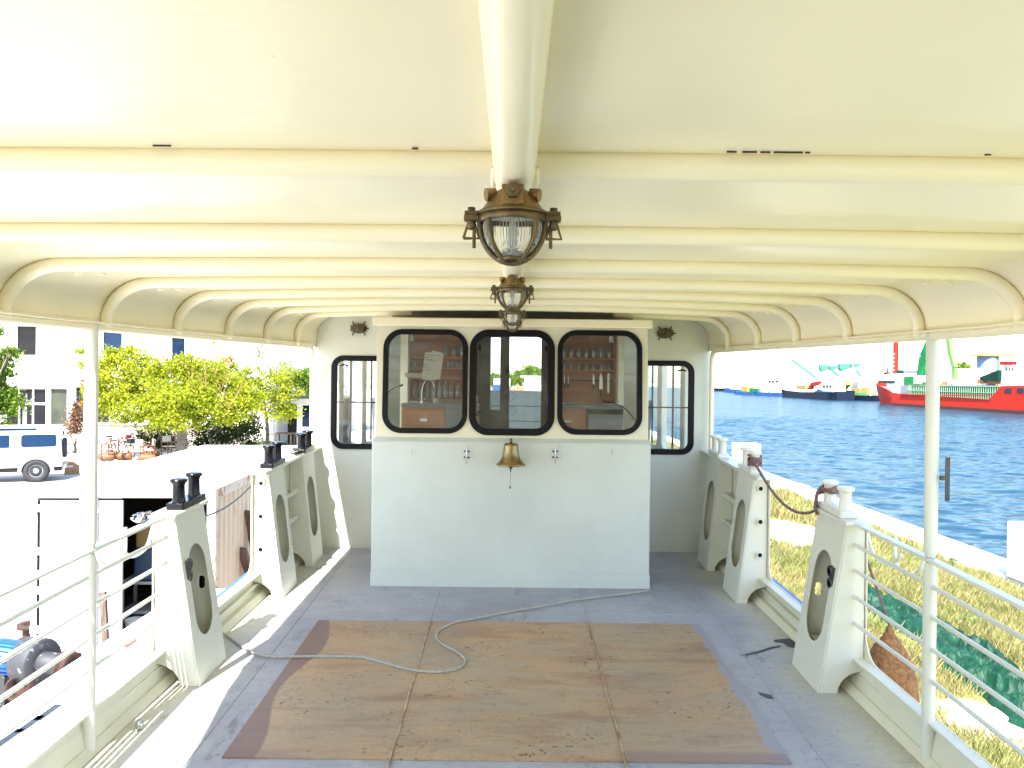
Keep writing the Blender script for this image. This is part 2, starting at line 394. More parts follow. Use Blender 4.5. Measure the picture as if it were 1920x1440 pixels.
# =================================================================== GROUND, WATER
QX = 10.1
WZ = -1.2
def ground_material():
    m = mat('quay_concrete', (0.50, 0.49, 0.46), 0.85, var=0.2, vscale=0.25, bump=0.2, bscale=8)
    return m
g = MB().add([(-300, -60, 0), (9.15, -60, 0), (9.15, 300, 0), (-300, 300, 0)], [(0, 1, 2, 3)])
ground = struct(g.build('ground', ground_material()))
q = MB().box(9.15, QX, -60, 300, -4.0, 0.22)
quay = struct(q.build('quay_edge', rusty('quay_edge_concrete', (0.62, 0.60, 0.55), (0.4, 0.37, 0.30), 0.85, thr=0.62, scale=0.8), bevel=0.03))

def water_material():
    m = bpy.data.materials.new('harbour_water'); m.use_nodes = True
    N = m.node_tree.nodes; L = m.node_tree.links; N.remove(N["Principled BSDF"])
    tc = N.new("ShaderNodeTexCoord")
    def n(sc_, d, st, rot):
        mp = N.new("ShaderNodeMapping"); mp.inputs["Scale"].default_value = st; mp.inputs["Rotation"].default_value = (0, 0, rot)
        L.new(tc.outputs["Object"], mp.inputs[0])
        x = N.new("ShaderNodeTexNoise"); x.inputs["Scale"].default_value = sc_; x.inputs["Detail"].default_value = d; x.inputs["Distortion"].default_value = 0.3
        L.new(mp.outputs[0], x.inputs["Vector"]); return x.outputs["Color"]
    def vm(op, a_, b_):
        v = N.new("ShaderNodeVectorMath"); v.operation = op
        for i, x in enumerate((a_, b_)):
            if x is None: continue
            if isinstance(x, tuple): v.inputs[i].default_value = x
            else: L.new(x, v.inputs[i])
        return v.outputs[0]
    # slopes of the ripples, read as a tilt of the surface normal (works at any distance)
    t1 = vm('MULTIPLY', vm('SUBTRACT', n(1.1, 5, (1, 1.8, 1), 0.5), (.5, .5, .5)), (.75, .75, 0))
    t2 = vm('MULTIPLY', vm('SUBTRACT', n(0.22, 4, (1, 1.6, 1), 0.3), (.5, .5, .5)), (.5, .5, 0))
    g_ = N.new("ShaderNodeNewGeometry")
    nrm = vm('NORMALIZE', vm('ADD', vm('ADD', t1, t2), g_.outputs["Normal"]), None)
    df = N.new("ShaderNodeBsdfDiffuse"); gl = N.new("ShaderNodeBsdfGlossy"); fr = N.new("ShaderNodeFresnel"); ms = N.new("ShaderNodeMixShader")
    big = N.new("ShaderNodeTexNoise"); big.inputs["Scale"].default_value = 0.06; L.new(tc.outputs["Object"], big.inputs["Vector"])
    mx = N.new("ShaderNodeMix"); mx.data_type = 'RGBA'; mx.inputs["A"].default_value = (.008, .037, .063, 1); mx.inputs["B"].default_value = (.015, .052, .081, 1); L.new(big.outputs["Fac"], mx.inputs["Factor"])
    L.new(mx.outputs["Result"], df.inputs[0]); gl.inputs["Roughness"].default_value = .16; fr.inputs[0].default_value = 1.33
    mu = N.new("ShaderNodeMath"); mu.operation = 'MULTIPLY'; mu.inputs[1].default_value = .62; L.new(fr.outputs[0], mu.inputs[0])
    mi = N.new("ShaderNodeMath"); mi.operation = 'MINIMUM'; mi.inputs[1].default_value = .26; L.new(mu.outputs[0], mi.inputs[0])
    for x in (df, gl, fr): L.new(nrm, x.inputs["Normal"])
    L.new(mi.outputs[0], ms.inputs[0]); L.new(df.outputs[0], ms.inputs[1]); L.new(gl.outputs[0], ms.inputs[2]); L.new(ms.outputs[0], N["Material Output"].inputs[0])
    return m
# open water: a flat sheet with a finely rippled area off the quay cut into it
wx0, wx1, wy0, wy1, st_ = QX - 0.4, 75.0, 2.0, 130.0, 0.27
nx, ny = int((wx1 - wx0) / st_), int((wy1 - wy0) / st_)
gx_ = np.linspace(wx0, wx1, nx + 1); gy_ = np.linspace(wy0, wy1, ny + 1); XX, YY = np.meshgrid(gx_, gy_)
ZZ = np.zeros_like(XX); wr = np.random.default_rng(2)
for k in range(46):
    lam = float(np.exp(wr.uniform(math.log(.7), math.log(3.2)))); ang = rad(62) + wr.normal(0, .55); amp = .0045 * lam ** 0.8; ph = wr.uniform(0, 6.28)
    wob = .5 * np.sin(XX * .11 * wr.uniform(.5, 1.5) + YY * .07 + ph)
    ZZ += amp * np.sin(2 * math.pi / lam * (XX * math.cos(ang) + YY * math.sin(ang)) + ph + wob) * (.75 + .5 * np.sin(XX * .13 + k) * np.sin(YY * .09 + 2 * k))
fade = np.clip(np.minimum.reduce([(wx1 - XX) / 12, (wy1 - YY) / 20, (YY - wy0) / 3, np.ones_like(XX)]), 0, 1); ZZ = WZ + ZZ * fade
V = np.stack([XX, YY, ZZ], -1).reshape(-1, 3)
idx = (np.arange(ny)[:, None] * (nx + 1) + np.arange(nx)[None, :]).ravel(); Fq = np.stack([idx, idx + 1, idx + nx + 2, idx + nx + 1], 1)
n0 = len(V); B = [(wx0, -60), (900, -60), (900, 1400), (wx0, 1400), (wx0, wy0), (wx1, wy0), (wx1, wy1), (wx0, wy1), (900, wy0), (900, wy1)]
V = np.concatenate([V, np.array([(x, y, WZ) for x, y in B])])
me = bpy.data.meshes.new('water')
me.from_pydata(V.tolist(), [], Fq.tolist() + [(n0, n0 + 1, n0 + 8, n0 + 4), (n0 + 5, n0 + 8, n0 + 9, n0 + 6), (n0 + 7, n0 + 9, n0 + 2, n0 + 3)])
me.polygons.foreach_set('use_smooth', [True] * len(me.polygons)); me.update(); me.materials.append(water_material())
water = bpy.data.objects.new('water', me); col.objects.link(water); struct(water)

# =================================================================== THE BOAT
boat = tag(empty('work_boat', (0, 4, 0)), 'white steel work boat with a roofed aft deck and a windowed deckhouse', 'boat')

# hull under the deck
def hull_section(Y):
    if Y < 9.5: hb = Xo(min(Y, 9.5))
    else:
        t = (Y - 9.5) / 5.0; hb = Xo(9.5) * math.sqrt(max(0.0, 1 - t ** 2.2))
    return hb
hv = []; ys = [-5, -3, 0, 3, 5, 7, 9.5, 11, 12.2, 13.2, 14.0, 14.5]; lv = [0.0, 0.25, 0.5, 0.8, 1.0]
hm = MB(); ring = 0
V = []; 
for Y in ys:
    hb = hull_section(Y); top = dz(Y) - 0.006
    row = []
    for sgn in (1, -1):
        rr = []
        for l in lv:
            z = 0.02 + (top - 0.02) * l; wd = hb * (0.12 + 0.88 * min(1, (l / 0.55)) ** 0.55)
            rr.append((sgn * (wd + 0.012), Y, z))
        row += rr if sgn == 1 else rr
    V += row
n = len(lv) * 2; Fc = []
for i in range(len(ys) - 1):
    for k in range(len(lv) - 1):
        for o in (0, len(lv)):
            a = i * n + o + k; Fc.append((a, a + 1, a + n + 1, a + n))
    Fc.append((i * n, i * n + len(lv), (i + 1) * n + len(lv), (i + 1) * n))
hm.add(V, Fc, True)
hm.add([V[i] for i in range(n)], [(0, 1, 2, 3, 4, 9, 8, 7, 6, 5)])
hm.build('hull', M['hull'], boat)

# deck plating
dk = MB()
for i in range(-5, 10):
    a, b = float(i), float(i + 1)
    dk.hexa([(-Xo(a), a, dz(a) - .02), (Xo(a), a, dz(a) - .02), (Xo(b), b, dz(b) - .02), (-Xo(b), b, dz(b) - .02),
             (-Xo(a), a, dz(a)), (Xo(a), a, dz(a)), (Xo(b), b, dz(b)), (-Xo(b), b, dz(b))])
# one sheet on top so no inner seams show
dk = MB(); ys2 = [-5 + 0.5 * i for i in range(31)]
V = []
for Y in ys2:
    for k in range(9):
        V.append((-Xo(Y) + 2 * Xo(Y) * k / 8, Y, dz(Y)))
Fc = [(i * 9 + k, i * 9 + k + 1, (i + 1) * 9 + k + 1, (i + 1) * 9 + k) for i in range(30) for k in range(8)]
dk.add(V, Fc)
deck = dk.build('deck', M['deck'], boat)
# seams of the plating: low weld beads
sm = MB()
for x in (-0.485, 0.485):
    sm.tube([(x, 5.08, dz(5.08)), (x, 5.75, dz(5.75))], 0.004, 6)
for x in (-1.30, 1.30):
    sm.tube([(x, 1.0, dz(1)), (x, 6.8, dz(6.8))], 0.0045, 6)
for Y in (5.25, 3.0, 6.3):
    sm.tube([(-1.6, Y, dz(Y)), (1.6, Y, dz(Y))], 0.003, 6)
sm.build('weld_seam', M['deck'], boat)
for pts_ in ([(1385, 1229), (1400, 1229), (1425, 1224), (1450, 1216), (1465, 1213), (1462, 1210), (1444, 1213), (1420, 1221), (1398, 1226)], [(1450, 1200), (1465, 1198), (1480, 1197), (1494, 1205), (1492, 1216), (1478, 1213), (1468, 1206), (1452, 1204)], [(1420, 1297), (1446, 1303), (1452, 1311), (1440, 1310), (1425, 1303)]):
    sp_l = [DK(px, py, .0015) for px, py in pts_]
    MB().add(sp_l, [tuple(range(len(sp_l)))]).build('tar_stain', mat('tar', (.055, .055, .06), .6), boat)
# brown hatch boards with battens
hb = MB(); hx0, hx1, hy0, hy1 = -1.17, 1.16, 3.37, 5.06
for a, b in ((hx0, -0.485), (-0.475, 0.475), (0.485, hx1)):
    hb.hexa([(a, hy0, dz(hy0) + .001), (b, hy0, dz(hy0) + .001), (b, hy1, dz(hy1) + .001), (a, hy1, dz(hy1) + .001),
             (a, hy0, dz(hy0) + .006), (b, hy0, dz(hy0) + .006), (b, hy1, dz(hy1) + .006), (a, hy1, dz(hy1) + .006)])
hb.build('hatch_board', M['hatch'], boat, label='worn brown hatch boards let into the grey deck')
M['batten'] = mat('pale_wood_batten', (0.52, 0.40, 0.26), 0.7, c2=(0.20, 0.12, 0.06), vscale=12, bump=0.4)
for x in (-0.48, 0.48):
    bt = MB(); bt.tube([(x + 0.002 * math.sin(Y * 9), Y, dz(Y) + 0.0085) for Y in [3.2 + 0.1 * i for i in range(19)] + [5.08]], 0.0048, 8)
    bt.build('batten', M['batten'], boat)

# ---- bulwarks
SILL = 0.18; RH = 0.83
PIL = [(4.07, 4.45), (5.49, 5.85), (6.28, 6.62)]
def arcp(cx, cz, r, a0, a1, n=6): return [(cx + r * math.cos(rad(a0 + (a1 - a0) * k / n)), cz + r * math.sin(rad(a0 + (a1 - a0) * k / n))) for k in range(n + 1)]
for sg, side in ((-1, 'port'), (1, 'starboard')):
    # outer plate with openings, (Y, height above deck)
    out = [(-5, 0.0), (6.83, 0.0), (6.83, RH)]
    out += [(5.46, RH), (5.46, SILL + 0.09)] + arcp(5.37, SILL + 0.09, 0.09, 0, -90) 
    out += arcp(4.56, SILL + 0.09, 0.09, 270, 180) + [(4.47, RH), (4.06, RH)]
    out += arcp(3.94, SILL + 0.12, 0.12, 0, -90) + arcp(1.5, SILL + 0.12, 0.12, 270, 180) + [(1.38, RH), (1.0, RH)]
    out += [(1.0, SILL)] + [(-5, SILL)]
    slots = []
    for a, b in PIL[:2]:
        pass
    pm = MB()
    pm.plate(out, slots, lambda u, v, w_, sg=sg: (sg * (Xo(u) - w_), u, dz(u) + v), 0.008)
    # ledges of the sill
    for h, dp, th in ((0.165, 0.055, 0.012), (0.085, 0.028, 0.010)):
        ya = [-5, 3.4, 6.8]
        for a, b in zip(ya[:-1], ya[1:]):
            pm.hexa([(sg * (Xo(a) - .008 - dp), a, dz(a) + h), (sg * (Xo(a) - .009), a, dz(a) + h), (sg * (Xo(b) - .009), b, dz(b) + h), (sg * (Xo(b) - .008 - dp), b, dz(b) + h),
                     (sg * (Xo(a) - .008 - dp), a, dz(a) + h + th), (sg * (Xo(a) - .009), a, dz(a) + h + th), (sg * (Xo(b) - .009), b, dz(b) + h + th), (sg * (Xo(b) - .008 - dp), b, dz(b) + h + th)])
    # waterway angle at the deck
    for a, b in ((-5, 3.4), (3.4, 6.8)):
        pm.hexa([(sg * (Xo(a) - .085), a, dz(a) + .001), (sg * (Xo(a) - .0095), a, dz(a) + .001), (sg * (Xo(b) - .0095), b, dz(b) + .001), (sg * (Xo(b) - .085), b, dz(b) + .001),
                 (sg * (Xo(a) - .055), a, dz(a) + .035), (sg * (Xo(a) - .0095), a, dz(a) + .035), (sg * (Xo(b) - .0095), b, dz(b) + .035), (sg * (Xo(b) - .055), b, dz(b) + .035)])
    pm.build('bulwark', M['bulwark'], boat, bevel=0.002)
    # blue rubbing strake outside the sill
    st = MB()
    for a, b in ((4.3, 5.6), (5.6, 9.5)):
        st.hexa([(sg * (Xo(a) + .013), a, dz(a) - .05), (sg * (Xo(a) + .09), a, dz(a) - .05), (sg * (Xo(b) + .09), b, dz(b) - .05), (sg * (Xo(b) + .013), b, dz(b) - .05),
                 (sg * (Xo(a) + .003), a, dz(a) + SILL - 0.02), (sg * (Xo(a) + .05), a, dz(a) + SILL - 0.02), (sg * (Xo(b) + .05), b, dz(b) + SILL - 0.02), (sg * (Xo(b) + .003), b, dz(b) + SILL - 0.02)])
    st.build('rubbing_strake', M['blue_paint'], boat)
    # rail cap
    for (a, b, i0, i1, t_) in ((-5.0, 4.06, .072, .028, .016), (4.05, 4.47, .115, -.02, .022), (5.43, 6.88, .105, -.035, .022)):
        rc = MB(); seg = [a, 3.4, b] if a < 3.4 < b else [a, b]
        for a_, b_ in zip(seg[:-1], seg[1:]):
            rc.hexa([(sg * (Xo(a_) - i0), a_, dz(a_) + RH), (sg * (Xo(a_) - i1), a_, dz(a_) + RH), (sg * (Xo(b_) - i1), b_, dz(b_) + RH), (sg * (Xo(b_) - i0), b_, dz(b_) + RH),
                     (sg * (Xo(a_) - i0), a_, dz(a_) + RH + t_), (sg * (Xo(a_) - i1), a_, dz(a_) + RH + t_), (sg * (Xo(b_) - i1), b_, dz(b_) + RH + t_), (sg * (Xo(b_) - i0), b_, dz(b_) + RH + t_)])
        rc.build('rail_cap', M['white'], boat, bevel=0.005)
    # pillars
    for pi, (a, b) in enumerate(PIL + [(1.02, 1.36)]):
        xi0 = 1.525 - 0.012 * max(0, a - 4.0); xt = Xo((a + b) / 2) - 0.10; H = RH - 0.001
        pl = MB()
        cy = (a + b) / 2; hw = 0.115
        hole = []
        z0, z1 = 0.20, 0.66
        hole = arcp(cy, z1 - hw, hw, 0, 180, 10) + arcp(cy, z0 + hw, hw, 180, 360, 10)
        def fin(u, v, w_, sg=sg, xi0=xi0, xt=xt, H=H):
            x = xi0 + (xt - xi0) * v / H
            return (sg * (x + w_), u, dz(u) + v)
        pl.plate([(a, 0), (b, 0), (b, H), (a, H)], [hole], fin, 0.008)
        for yy, th in ((a, 0.008), (b - 0.008, 0.008)):
            ov = Xo(yy) - 0.012
            prof = [(xi0 + 0.0085, 0.0)] + [(ov - 0.125, 0.0)] + [(ov - 0.125 * math.cos(rad(t)), 0.11 * math.sin(rad(t))) for t in (15, 30, 45, 60, 75, 90)] + [(ov, H), (xt + 0.0085, H)]
            sl_ = [rrect(ov - .095, ov - .060, 0.375, 0.445, 0.016, 4)] if (yy > a and pi == 0) else []
            pl.plate(prof, sl_, lambda u, v, w_, sg=sg, yy=yy: (sg * u, yy + w_, dz(yy) + v), th)
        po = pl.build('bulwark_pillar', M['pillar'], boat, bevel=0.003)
        if pi == 1:
            for h in (0.77, 0.55, 0.33):
                c = Vector((sg * (Xo(a) - 0.065), a, dz(a) + h)); R = Matrix.Rotation(rad(90), 3, 'X')
                MB().lathe([(0.020, 0.0), (0.020, 0.030), (0.0145, 0.030), (0.0145, -0.01)], c, 16, R).build('tube_socket', M['pillar'], po)
                MB().lathe([(0.0, 0.026), (0.0147, 0.026), (0.0147, 0.008), (0, 0.008)], c, 16, R).build('socket_bore', M['rubber'], po)
    # cross bars between the second and third pillar
    for h in (0.58, 0.38):
        cb = MB(); ya, yb = PIL[1][1], PIL[2][0]
        cb.tube([(sg * (Xo(ya) - 0.07), ya, dz(ya) + h), (sg * (Xo(yb) - 0.07), yb, dz(yb) + h)], 0.018, 14)
        cb.build('cross_bar', M['pillar'], boat)
    # guard rods aft of the first pillar
    for h in (0.735, 0.61, 0.48, 0.35):
        gr = MB()
        gr.tube([(sg * 1.70, 4.07, dz(4.07) + h), (sg * 1.73, 3.4, dz(3.4) + h - .004), (sg * 1.735, 2.4, dz(2.4) + h - .004), (sg * 1.73, 1.36, dz(1.36) + h)], 0.0095, 10)
        gr.build('guard_rod', M['white'], boat)
    # stanchions
    for Y in (3.40, 0.3, -3.0):
        x = sg * Xe(Y); s_ = MB(); zb = dz(Y) + 0.001; zr = dz(Y) + RH
        s_.tube([(x, Y, zb), (x, Y, zr - 0.035)], 0.0265, 20)
        s_.tube([(x, Y, zr - 0.035), (x, Y, zr - 0.004)], [0.0265, 0.018], 20, caps=False)
        s_.tube([(x, Y, zr + 0.018), (x, Y, zr + 0.05), (x, Y, ze(Y) + 0.01)], [0.018, 0.0265, 0.0265], 20)
        s_.build('stanchion', M['white'], boat)
    # boathook holders hanging from the rail
    for (yy, pts) in ((0, [(1622, 984), (1634, 1030), (1648, 1050), (1666, 1058), (1684, 1050), (1690, 1040)]),
                      (1, [(1679, 1010), (1679, 1055), (1690, 1070), (1708, 1078), (1724, 1070), (1733, 1048)])):
        base = None; W = []
        X_ = 1.80
        for (px, py) in pts:
            d = ray(px, py); t = X_ / d.x; W.append(Vector((0, 0, CZ)) + d * t)
        W[0].z = dz(W[0].y) + RH
        W = [Vector((sg * p.x, p.y, p.z)) for p in W]
        MB().tube(bez(W, 5), 0.009, 10).build('hook', M['white'], boat)

# holder tube on the starboard stanchion
ht = MB(); pt = Vector((1.775, 3.36, 0))
ht.tube([(1.775, 3.36, CZ - 0.475), (1.775, 3.36, CZ - 0.295)], 0.009, 12); ht.box(1.745, 1.775, 3.355, 3.365, CZ - 0.39, CZ - 0.37)
ht.build('pole_socket', M['dark_steel'], boat)

# ---- canopy
def canopy_profile(Y, inset=0.0, n=9):
    """half profile from the centre out and down to the eave: list of (x, z)"""
    xe = Xe(Y) - inset; zt = zc(Y) - inset; cam_ = max(0, 0.006 * Y - 0.004); r = 0.20; zb = ze(Y)
    zs = zt - cam_; rz = min(0.17, zs - zb - 0.01)
    pts = [(x, zt - cam_ * (x / (xe - r)) ** 2) for x in [(xe - r) * k / 6 for k in range(7)]]
    for k in range(1, n + 1):
        a = rad(90 * k / n); pts.append((xe - r + r * math.sin(a), zs - rz + rz * math.cos(a)))
    pts.append((xe, zb)); return pts
CY0, CY1 = -3.6, 9.75  # roof runs on unseen behind the viewer to darken the companionway front
cp = MB(); V = []; ysn = [CY0 + (CY1 - CY0) * i / 40 for i in range(41)]
for Y in ysn:
    h = canopy_profile(Y); V += [(-x, Y, z) for x, z in reversed(h)][:-1] + [(x, Y, z) for x, z in h]
n = len(V) // 41
Fc = [(i * n + k, i * n + k + 1, (i + 1) * n + k + 1, (i + 1) * n + k) for i in range(40) for k in range(n - 1)]
cp.add(V, Fc, True)
co = cp.build('canopy', M['cream'], boat)
so = co.modifiers.new('thick', 'SOLIDIFY'); so.thickness = 0.012; so.offset = 1
me = co.data
if sum(p.normal.z for p in me.polygons) < 0: me.flip_normals()
for k in range(-7, 7):
    Y = 1.41 + 0.69 * k
    if Y > 6.5 or Y < -3.5: continue
    h = canopy_profile(Y, 0.018)
    pts = [(-x, Y, z) for x, z in reversed(h)][:-1] + [(x, Y, z) for x, z in h]
    MB().tube(pts, 0.0245, 14).build('roof_beam', M['cream'], boat)
for (x0_, x1_) in ((.352, .368), (.378, .402), (.408, .424), (.43, .478), (.482, .49), (.78, .79), (-.17, -.16), (-.60, -.57)):
    MB().box(x0_, x1_, 1.372, 1.3745, zc(1.37) - .0035, zc(1.37) - .001).build('paint_gap', M['brown_door'], boat)
# the last beam is cut by the opening above the companionway
h = [(0.76, np.interp(0.76, [q[0] for q in canopy_profile(6.24, .018)], [q[1] for q in canopy_profile(6.24, .018)]))] + [q for q in canopy_profile(6.24, 0.018) if q[0] > 0.8]
for sx in (-1, 1): MB().tube([(sx * x, 6.24, z) for x, z in h], 0.0225, 14).build('roof_beam', M['cream'], boat)
# centre pipe
MB().tube([(0.0, Y, zc(Y) - 0.040) for Y in (-3.6, 1.4, 2.1, 2.8, 3.5, 4.2, 4.9, 5.8)], 0.0345, 24).build('roof_pipe', M['cream'], boat)
for k in (0, 1):
    Y = 1.41 + 0.69 * k
    for sx in (-1, 1):
        pts = [(sx * (0.034 + .004 * random.random()), Y - .03 + .012 * j, zc(Y) - .03 - .022 * math.sin(j / 5 * math.pi)) for j in range(6)]
        MB().tube(pts, [.003 + .005 * random.random() for _ in pts], 8).build('weld_bead', M['cream'], boat)
# eave bead / gutter that bends down into the corner post
for sg in (-1, 1):
    ya = [-3.6, -2, -1, 0, 1, 2, 3, 4, 5, 6, 6.62]
    pts = [(sg * Xe(Y), Y, ze(Y)) for Y in ya] + [(sg * Xe(6.70), 6.70, ze(6.7) - 0.012), (sg * Xe(6.73), 6.735, ze(6.7) - 0.05), (sg * Xe(6.74), 6.745, ze(6.7) - 0.12), (sg * Xe(6.75), 6.75, dz(6.75) + RH + 0.02)]
    MB().tube(pts, 0.019, 12).build('eave_bead', M['cream'], boat)
    lp = MB()
    for a, b in zip(ya[:-1], ya[1:]):
        lp.hexa([(sg * (Xe(a) - .046), a, ze(a) + .012), (sg * (Xe(a) - .002), a, ze(a) + .012), (sg * (Xe(b) - .002), b, ze(b) + .012), (sg * (Xe(b) - .046), b, ze(b) + .012),
                 (sg * (Xe(a) - .046), a, ze(a) + .020), (sg * (Xe(a) - .002), a, ze(a) + .020), (sg * (Xe(b) - .002), b, ze(b) + .020), (sg * (Xe(b) - .046), b, ze(b) + .020)])
    lp.build('eave_ledge', M['cream'], boat)
    for k in range(5):
        Y = 1.41 + 0.69 * (k + 2) + 0.14; x = sg * 1.50
        h = canopy_profile(Y, 0.002); zz = np.interp(1.50, [q[0] for q in h], [q[1] for q in h])
        a = 0.055
        pts = [(x - a, Y, zz - .038), (x - a * .55, Y, zz - .036), (x - a * .2, Y, zz - .010), (x + a * .2, Y, zz - .010), (x + a * .55, Y, zz - .036), (x + a, Y, zz - .038)]
        MB().tube(pts, 0.0045, 6).build('ceiling_hook', M['cream'], boat)

# ---- cross wall with the corner windows
WY = 6.86
zt = zc(WY) - 0.01
wm = MB()
hw = canopy_profile(WY, 0.002)
base_z = dz(WY)
outer = [(-Xo(WY) + .012, base_z)] + [(-0.955, base_z), (-0.955, zt - 0.16), (0.955, zt - 0.16), (0.955, base_z)] + [(Xo(WY) - .012, base_z), (Xo(WY) - .012, ze(WY))]
outer += [(x, z) for x, z in hw[::-1]] + [(-x, z) for x, z in hw[1:]] + [(-Xo(WY) + .012, ze(WY))]
# window rects
def wrect(x0, x1, y0, y1, Y):
    xm, ym = (x0 + x1) / 2, (y0 + y1) / 2
    l = P(x0, ym, Y).x; r = P(x1, ym, Y).x; t = P(xm, y0, Y).z; b = P(xm, y1, Y).z
    return l, r, b, t
lw = wrect(621, 745, 667, 842, WY); rw = wrect(1180, 1301, 676, 852, WY)
wins = [lw, rw]
holes = [rrect(l + .02, r - .02, b + .02, t - .02, 0.075) for l, r, b, t in wins]
wm.plate(outer, holes, lambda u, v, w_: (u, WY + w_, v), 0.05)
wm.build('deckhouse_wall', M['white'], boat)
def window(l, r, b, t, Y, rr, fw, lean=0.0, name='window', proud=0.016, z0=None, mtl=None):
    fo = MB(); zz0 = b if z0 is None else z0
    fn = lambda u, v, w_: (u, Y - proud + w_ + lean * (v - zz0), v)
    fo.plate(rrect(l, r, b, t, rr, 10), [rrect(l + fw, r - fw, b + fw, t - fw, max(rr - fw, 0.02), 10)], fn, proud + 0.03)
    root = fo.build(name, mtl or M['rubber'], boat, bevel=0.004)
    pn = MB(); pn.plate(rrect(l + fw * .6, r - fw * .6, b + fw * .6, t - fw * .6, rr, 8), [], lambda u, v, w_: (u, Y + 0.004 + w_ + lean * (v - zz0), v), 0.004)
    pn.build('pane', M['glass'], root)
    return root
for l, r, b, t in wins:
    w_ = window(l, r, b, t, WY, 0.10, 0.045)
    # muntin of the sliding pane and its small handle
    mz = b + (t - b) * 0.50
    MB().box(l + .045, r - .045, WY + .02, WY + .035, mz - .006, mz + .006).build('pane_divider', M['rubber'], w_)
    hx = l + 0.10 if l < 0 else r - 0.10
    MB().tube([(hx - .035, WY + 0.012, t - .085), (hx, WY + .004, t - .075), (hx + .035, WY + .012, t - .085)], 0.007, 8).build('pane_handle', M['rubber'], w_)

# ---- unseen wall added behind the viewer to cut the light from aft
AY = -3.0; am = MB(); hwa = canopy_profile(AY, 0.002)
outer = [(-Xo(AY) + .012, dz(AY)), (Xo(AY) - .012, dz(AY))] + [(x, z) for x, z in hwa[::-1]] + [(-x, z) for x, z in hwa[1:]]
am.plate(outer, [[(-.35, dz(AY) + .12), (.35, dz(AY) + .12), (.35, zc(AY) - .12), (-.35, zc(AY) - .12)]], lambda u, v, w_: (u, AY - w_, v), .05); am.build('aft_light_baffle', M['cream'], boat)
MB().box(-.35, .35, AY - .045, AY - .01, dz(AY) + .12, zc(AY) - .12).build('aft_baffle_panel', M['brown_door'], boat)

# ---- trunk (companionway) with three front windows
TY = 5.80
zl = P(960, 825, TY).z; ztop = P(960, 606, TY).z; zb = dz(TY)
tw = 0.975
lower = MB()
lower.hexa([(-tw - .005, TY, zb), (tw + .005, TY, zb), (tw + .005, 6.9, dz(6.9)), (-tw - .005, 6.9, dz(6.9)),
            (-tw - .005, TY, zl - .012), (tw + .005, TY, zl - .012), (tw + .005, 6.9, zl - .012), (-tw - .005, 6.9, zl - .012)])
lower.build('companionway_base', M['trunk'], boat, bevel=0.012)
kick = MB().box(-tw - .007, tw + .007, TY - .0025, TY - .0005, dz(TY) + .001, dz(TY) + 0.10); kick.build('kick_plate', M['trunk'], boat)
for zz_ in (0.115,):
    MB().tube([(-tw + .02, TY - .0005, dz(TY) + zz_), (-.3, TY - .0005, dz(TY) + zz_ + .001), (tw - .02, TY - .0005, dz(TY) + zz_)], .0022, 6).build('weld_seam', M['trunk'], boat)
led = MB().hexa([(-tw - .006, TY - .003, zl - .016), (tw + .006, TY - .003, zl - .016), (tw + .006, TY + .06, zl - .016), (-tw - .006, TY + .06, zl - .016),
                 (-tw + .010, TY + .030, zl + .010), (tw - .010, TY + .030, zl + .010), (tw - .010, TY + .06, zl + .010), (-tw + .010, TY + .06, zl + .010)])
led.build('sill_ledge', M['trunk'], boat, bevel=0.003)
UY = TY + 0.032; LEAN = 0.07
up = MB()
W3 = []
for (x0, x1, y0, y1) in ((718, 877, 617, 812), (880, 1040, 618, 816), (1045, 1204, 619, 815)):
    W3.append(wrect(x0, x1, y0, y1, UY + 0.03))
uz0, uz1 = zl + .002, ztop
fnu = lambda u, v, w_: (u, UY + w_ + LEAN * (v - uz0), v)
up.plate([(-tw + .012, uz0), (tw - .012, uz0), (tw - .012, uz1), (-tw + .012, uz1)], [rrect(l + .025, r - .025, b + .025, t - .025, 0.12, 8) for l, r, b, t in W3], fnu, 0.03)
for sg in (-1, 1):
    x = sg * (tw - .012); xi = sg * (tw - .042)
    up.hexa([(xi, UY + .031, uz0), (x, UY + .031, uz0), (x, 6.9, uz0), (xi, 6.9, uz0), (xi, UY + .031 + LEAN * (uz1 - uz0), uz1), (x, UY + .031 + LEAN * (uz1 - uz0), uz1), (x, 6.9, uz1), (xi, 6.9, uz1)])
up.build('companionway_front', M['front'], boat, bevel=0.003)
vz0 = P(960, 612, TY).z; vz1 = P(960, 600, TY).z
vi = MB().hexa([(-tw - .01, TY + .0, vz0 - .004), (tw + .01, TY + .0, vz0 - .004), (tw + .01, 6.88, vz0 + .0), (-tw - .01, 6.88, vz0 + .0),
                (-tw - .01, TY + .015, vz1 + .012), (tw + .01, TY + .015, vz1 + .012), (tw + .01, 6.88, vz1 + .02), (-tw - .01, 6.88, vz1 + .02)])
vi.build('companionway_roof', M['cream'], boat, bevel=0.01)
MB().box(-0.955, 0.955, 6.55, 6.57, vz1 + .0, zc(6.6) + 0.0).build('gap_shade_panel', M['dark_gap'], boat)  # panel stands in for the shaded opening over the companionway
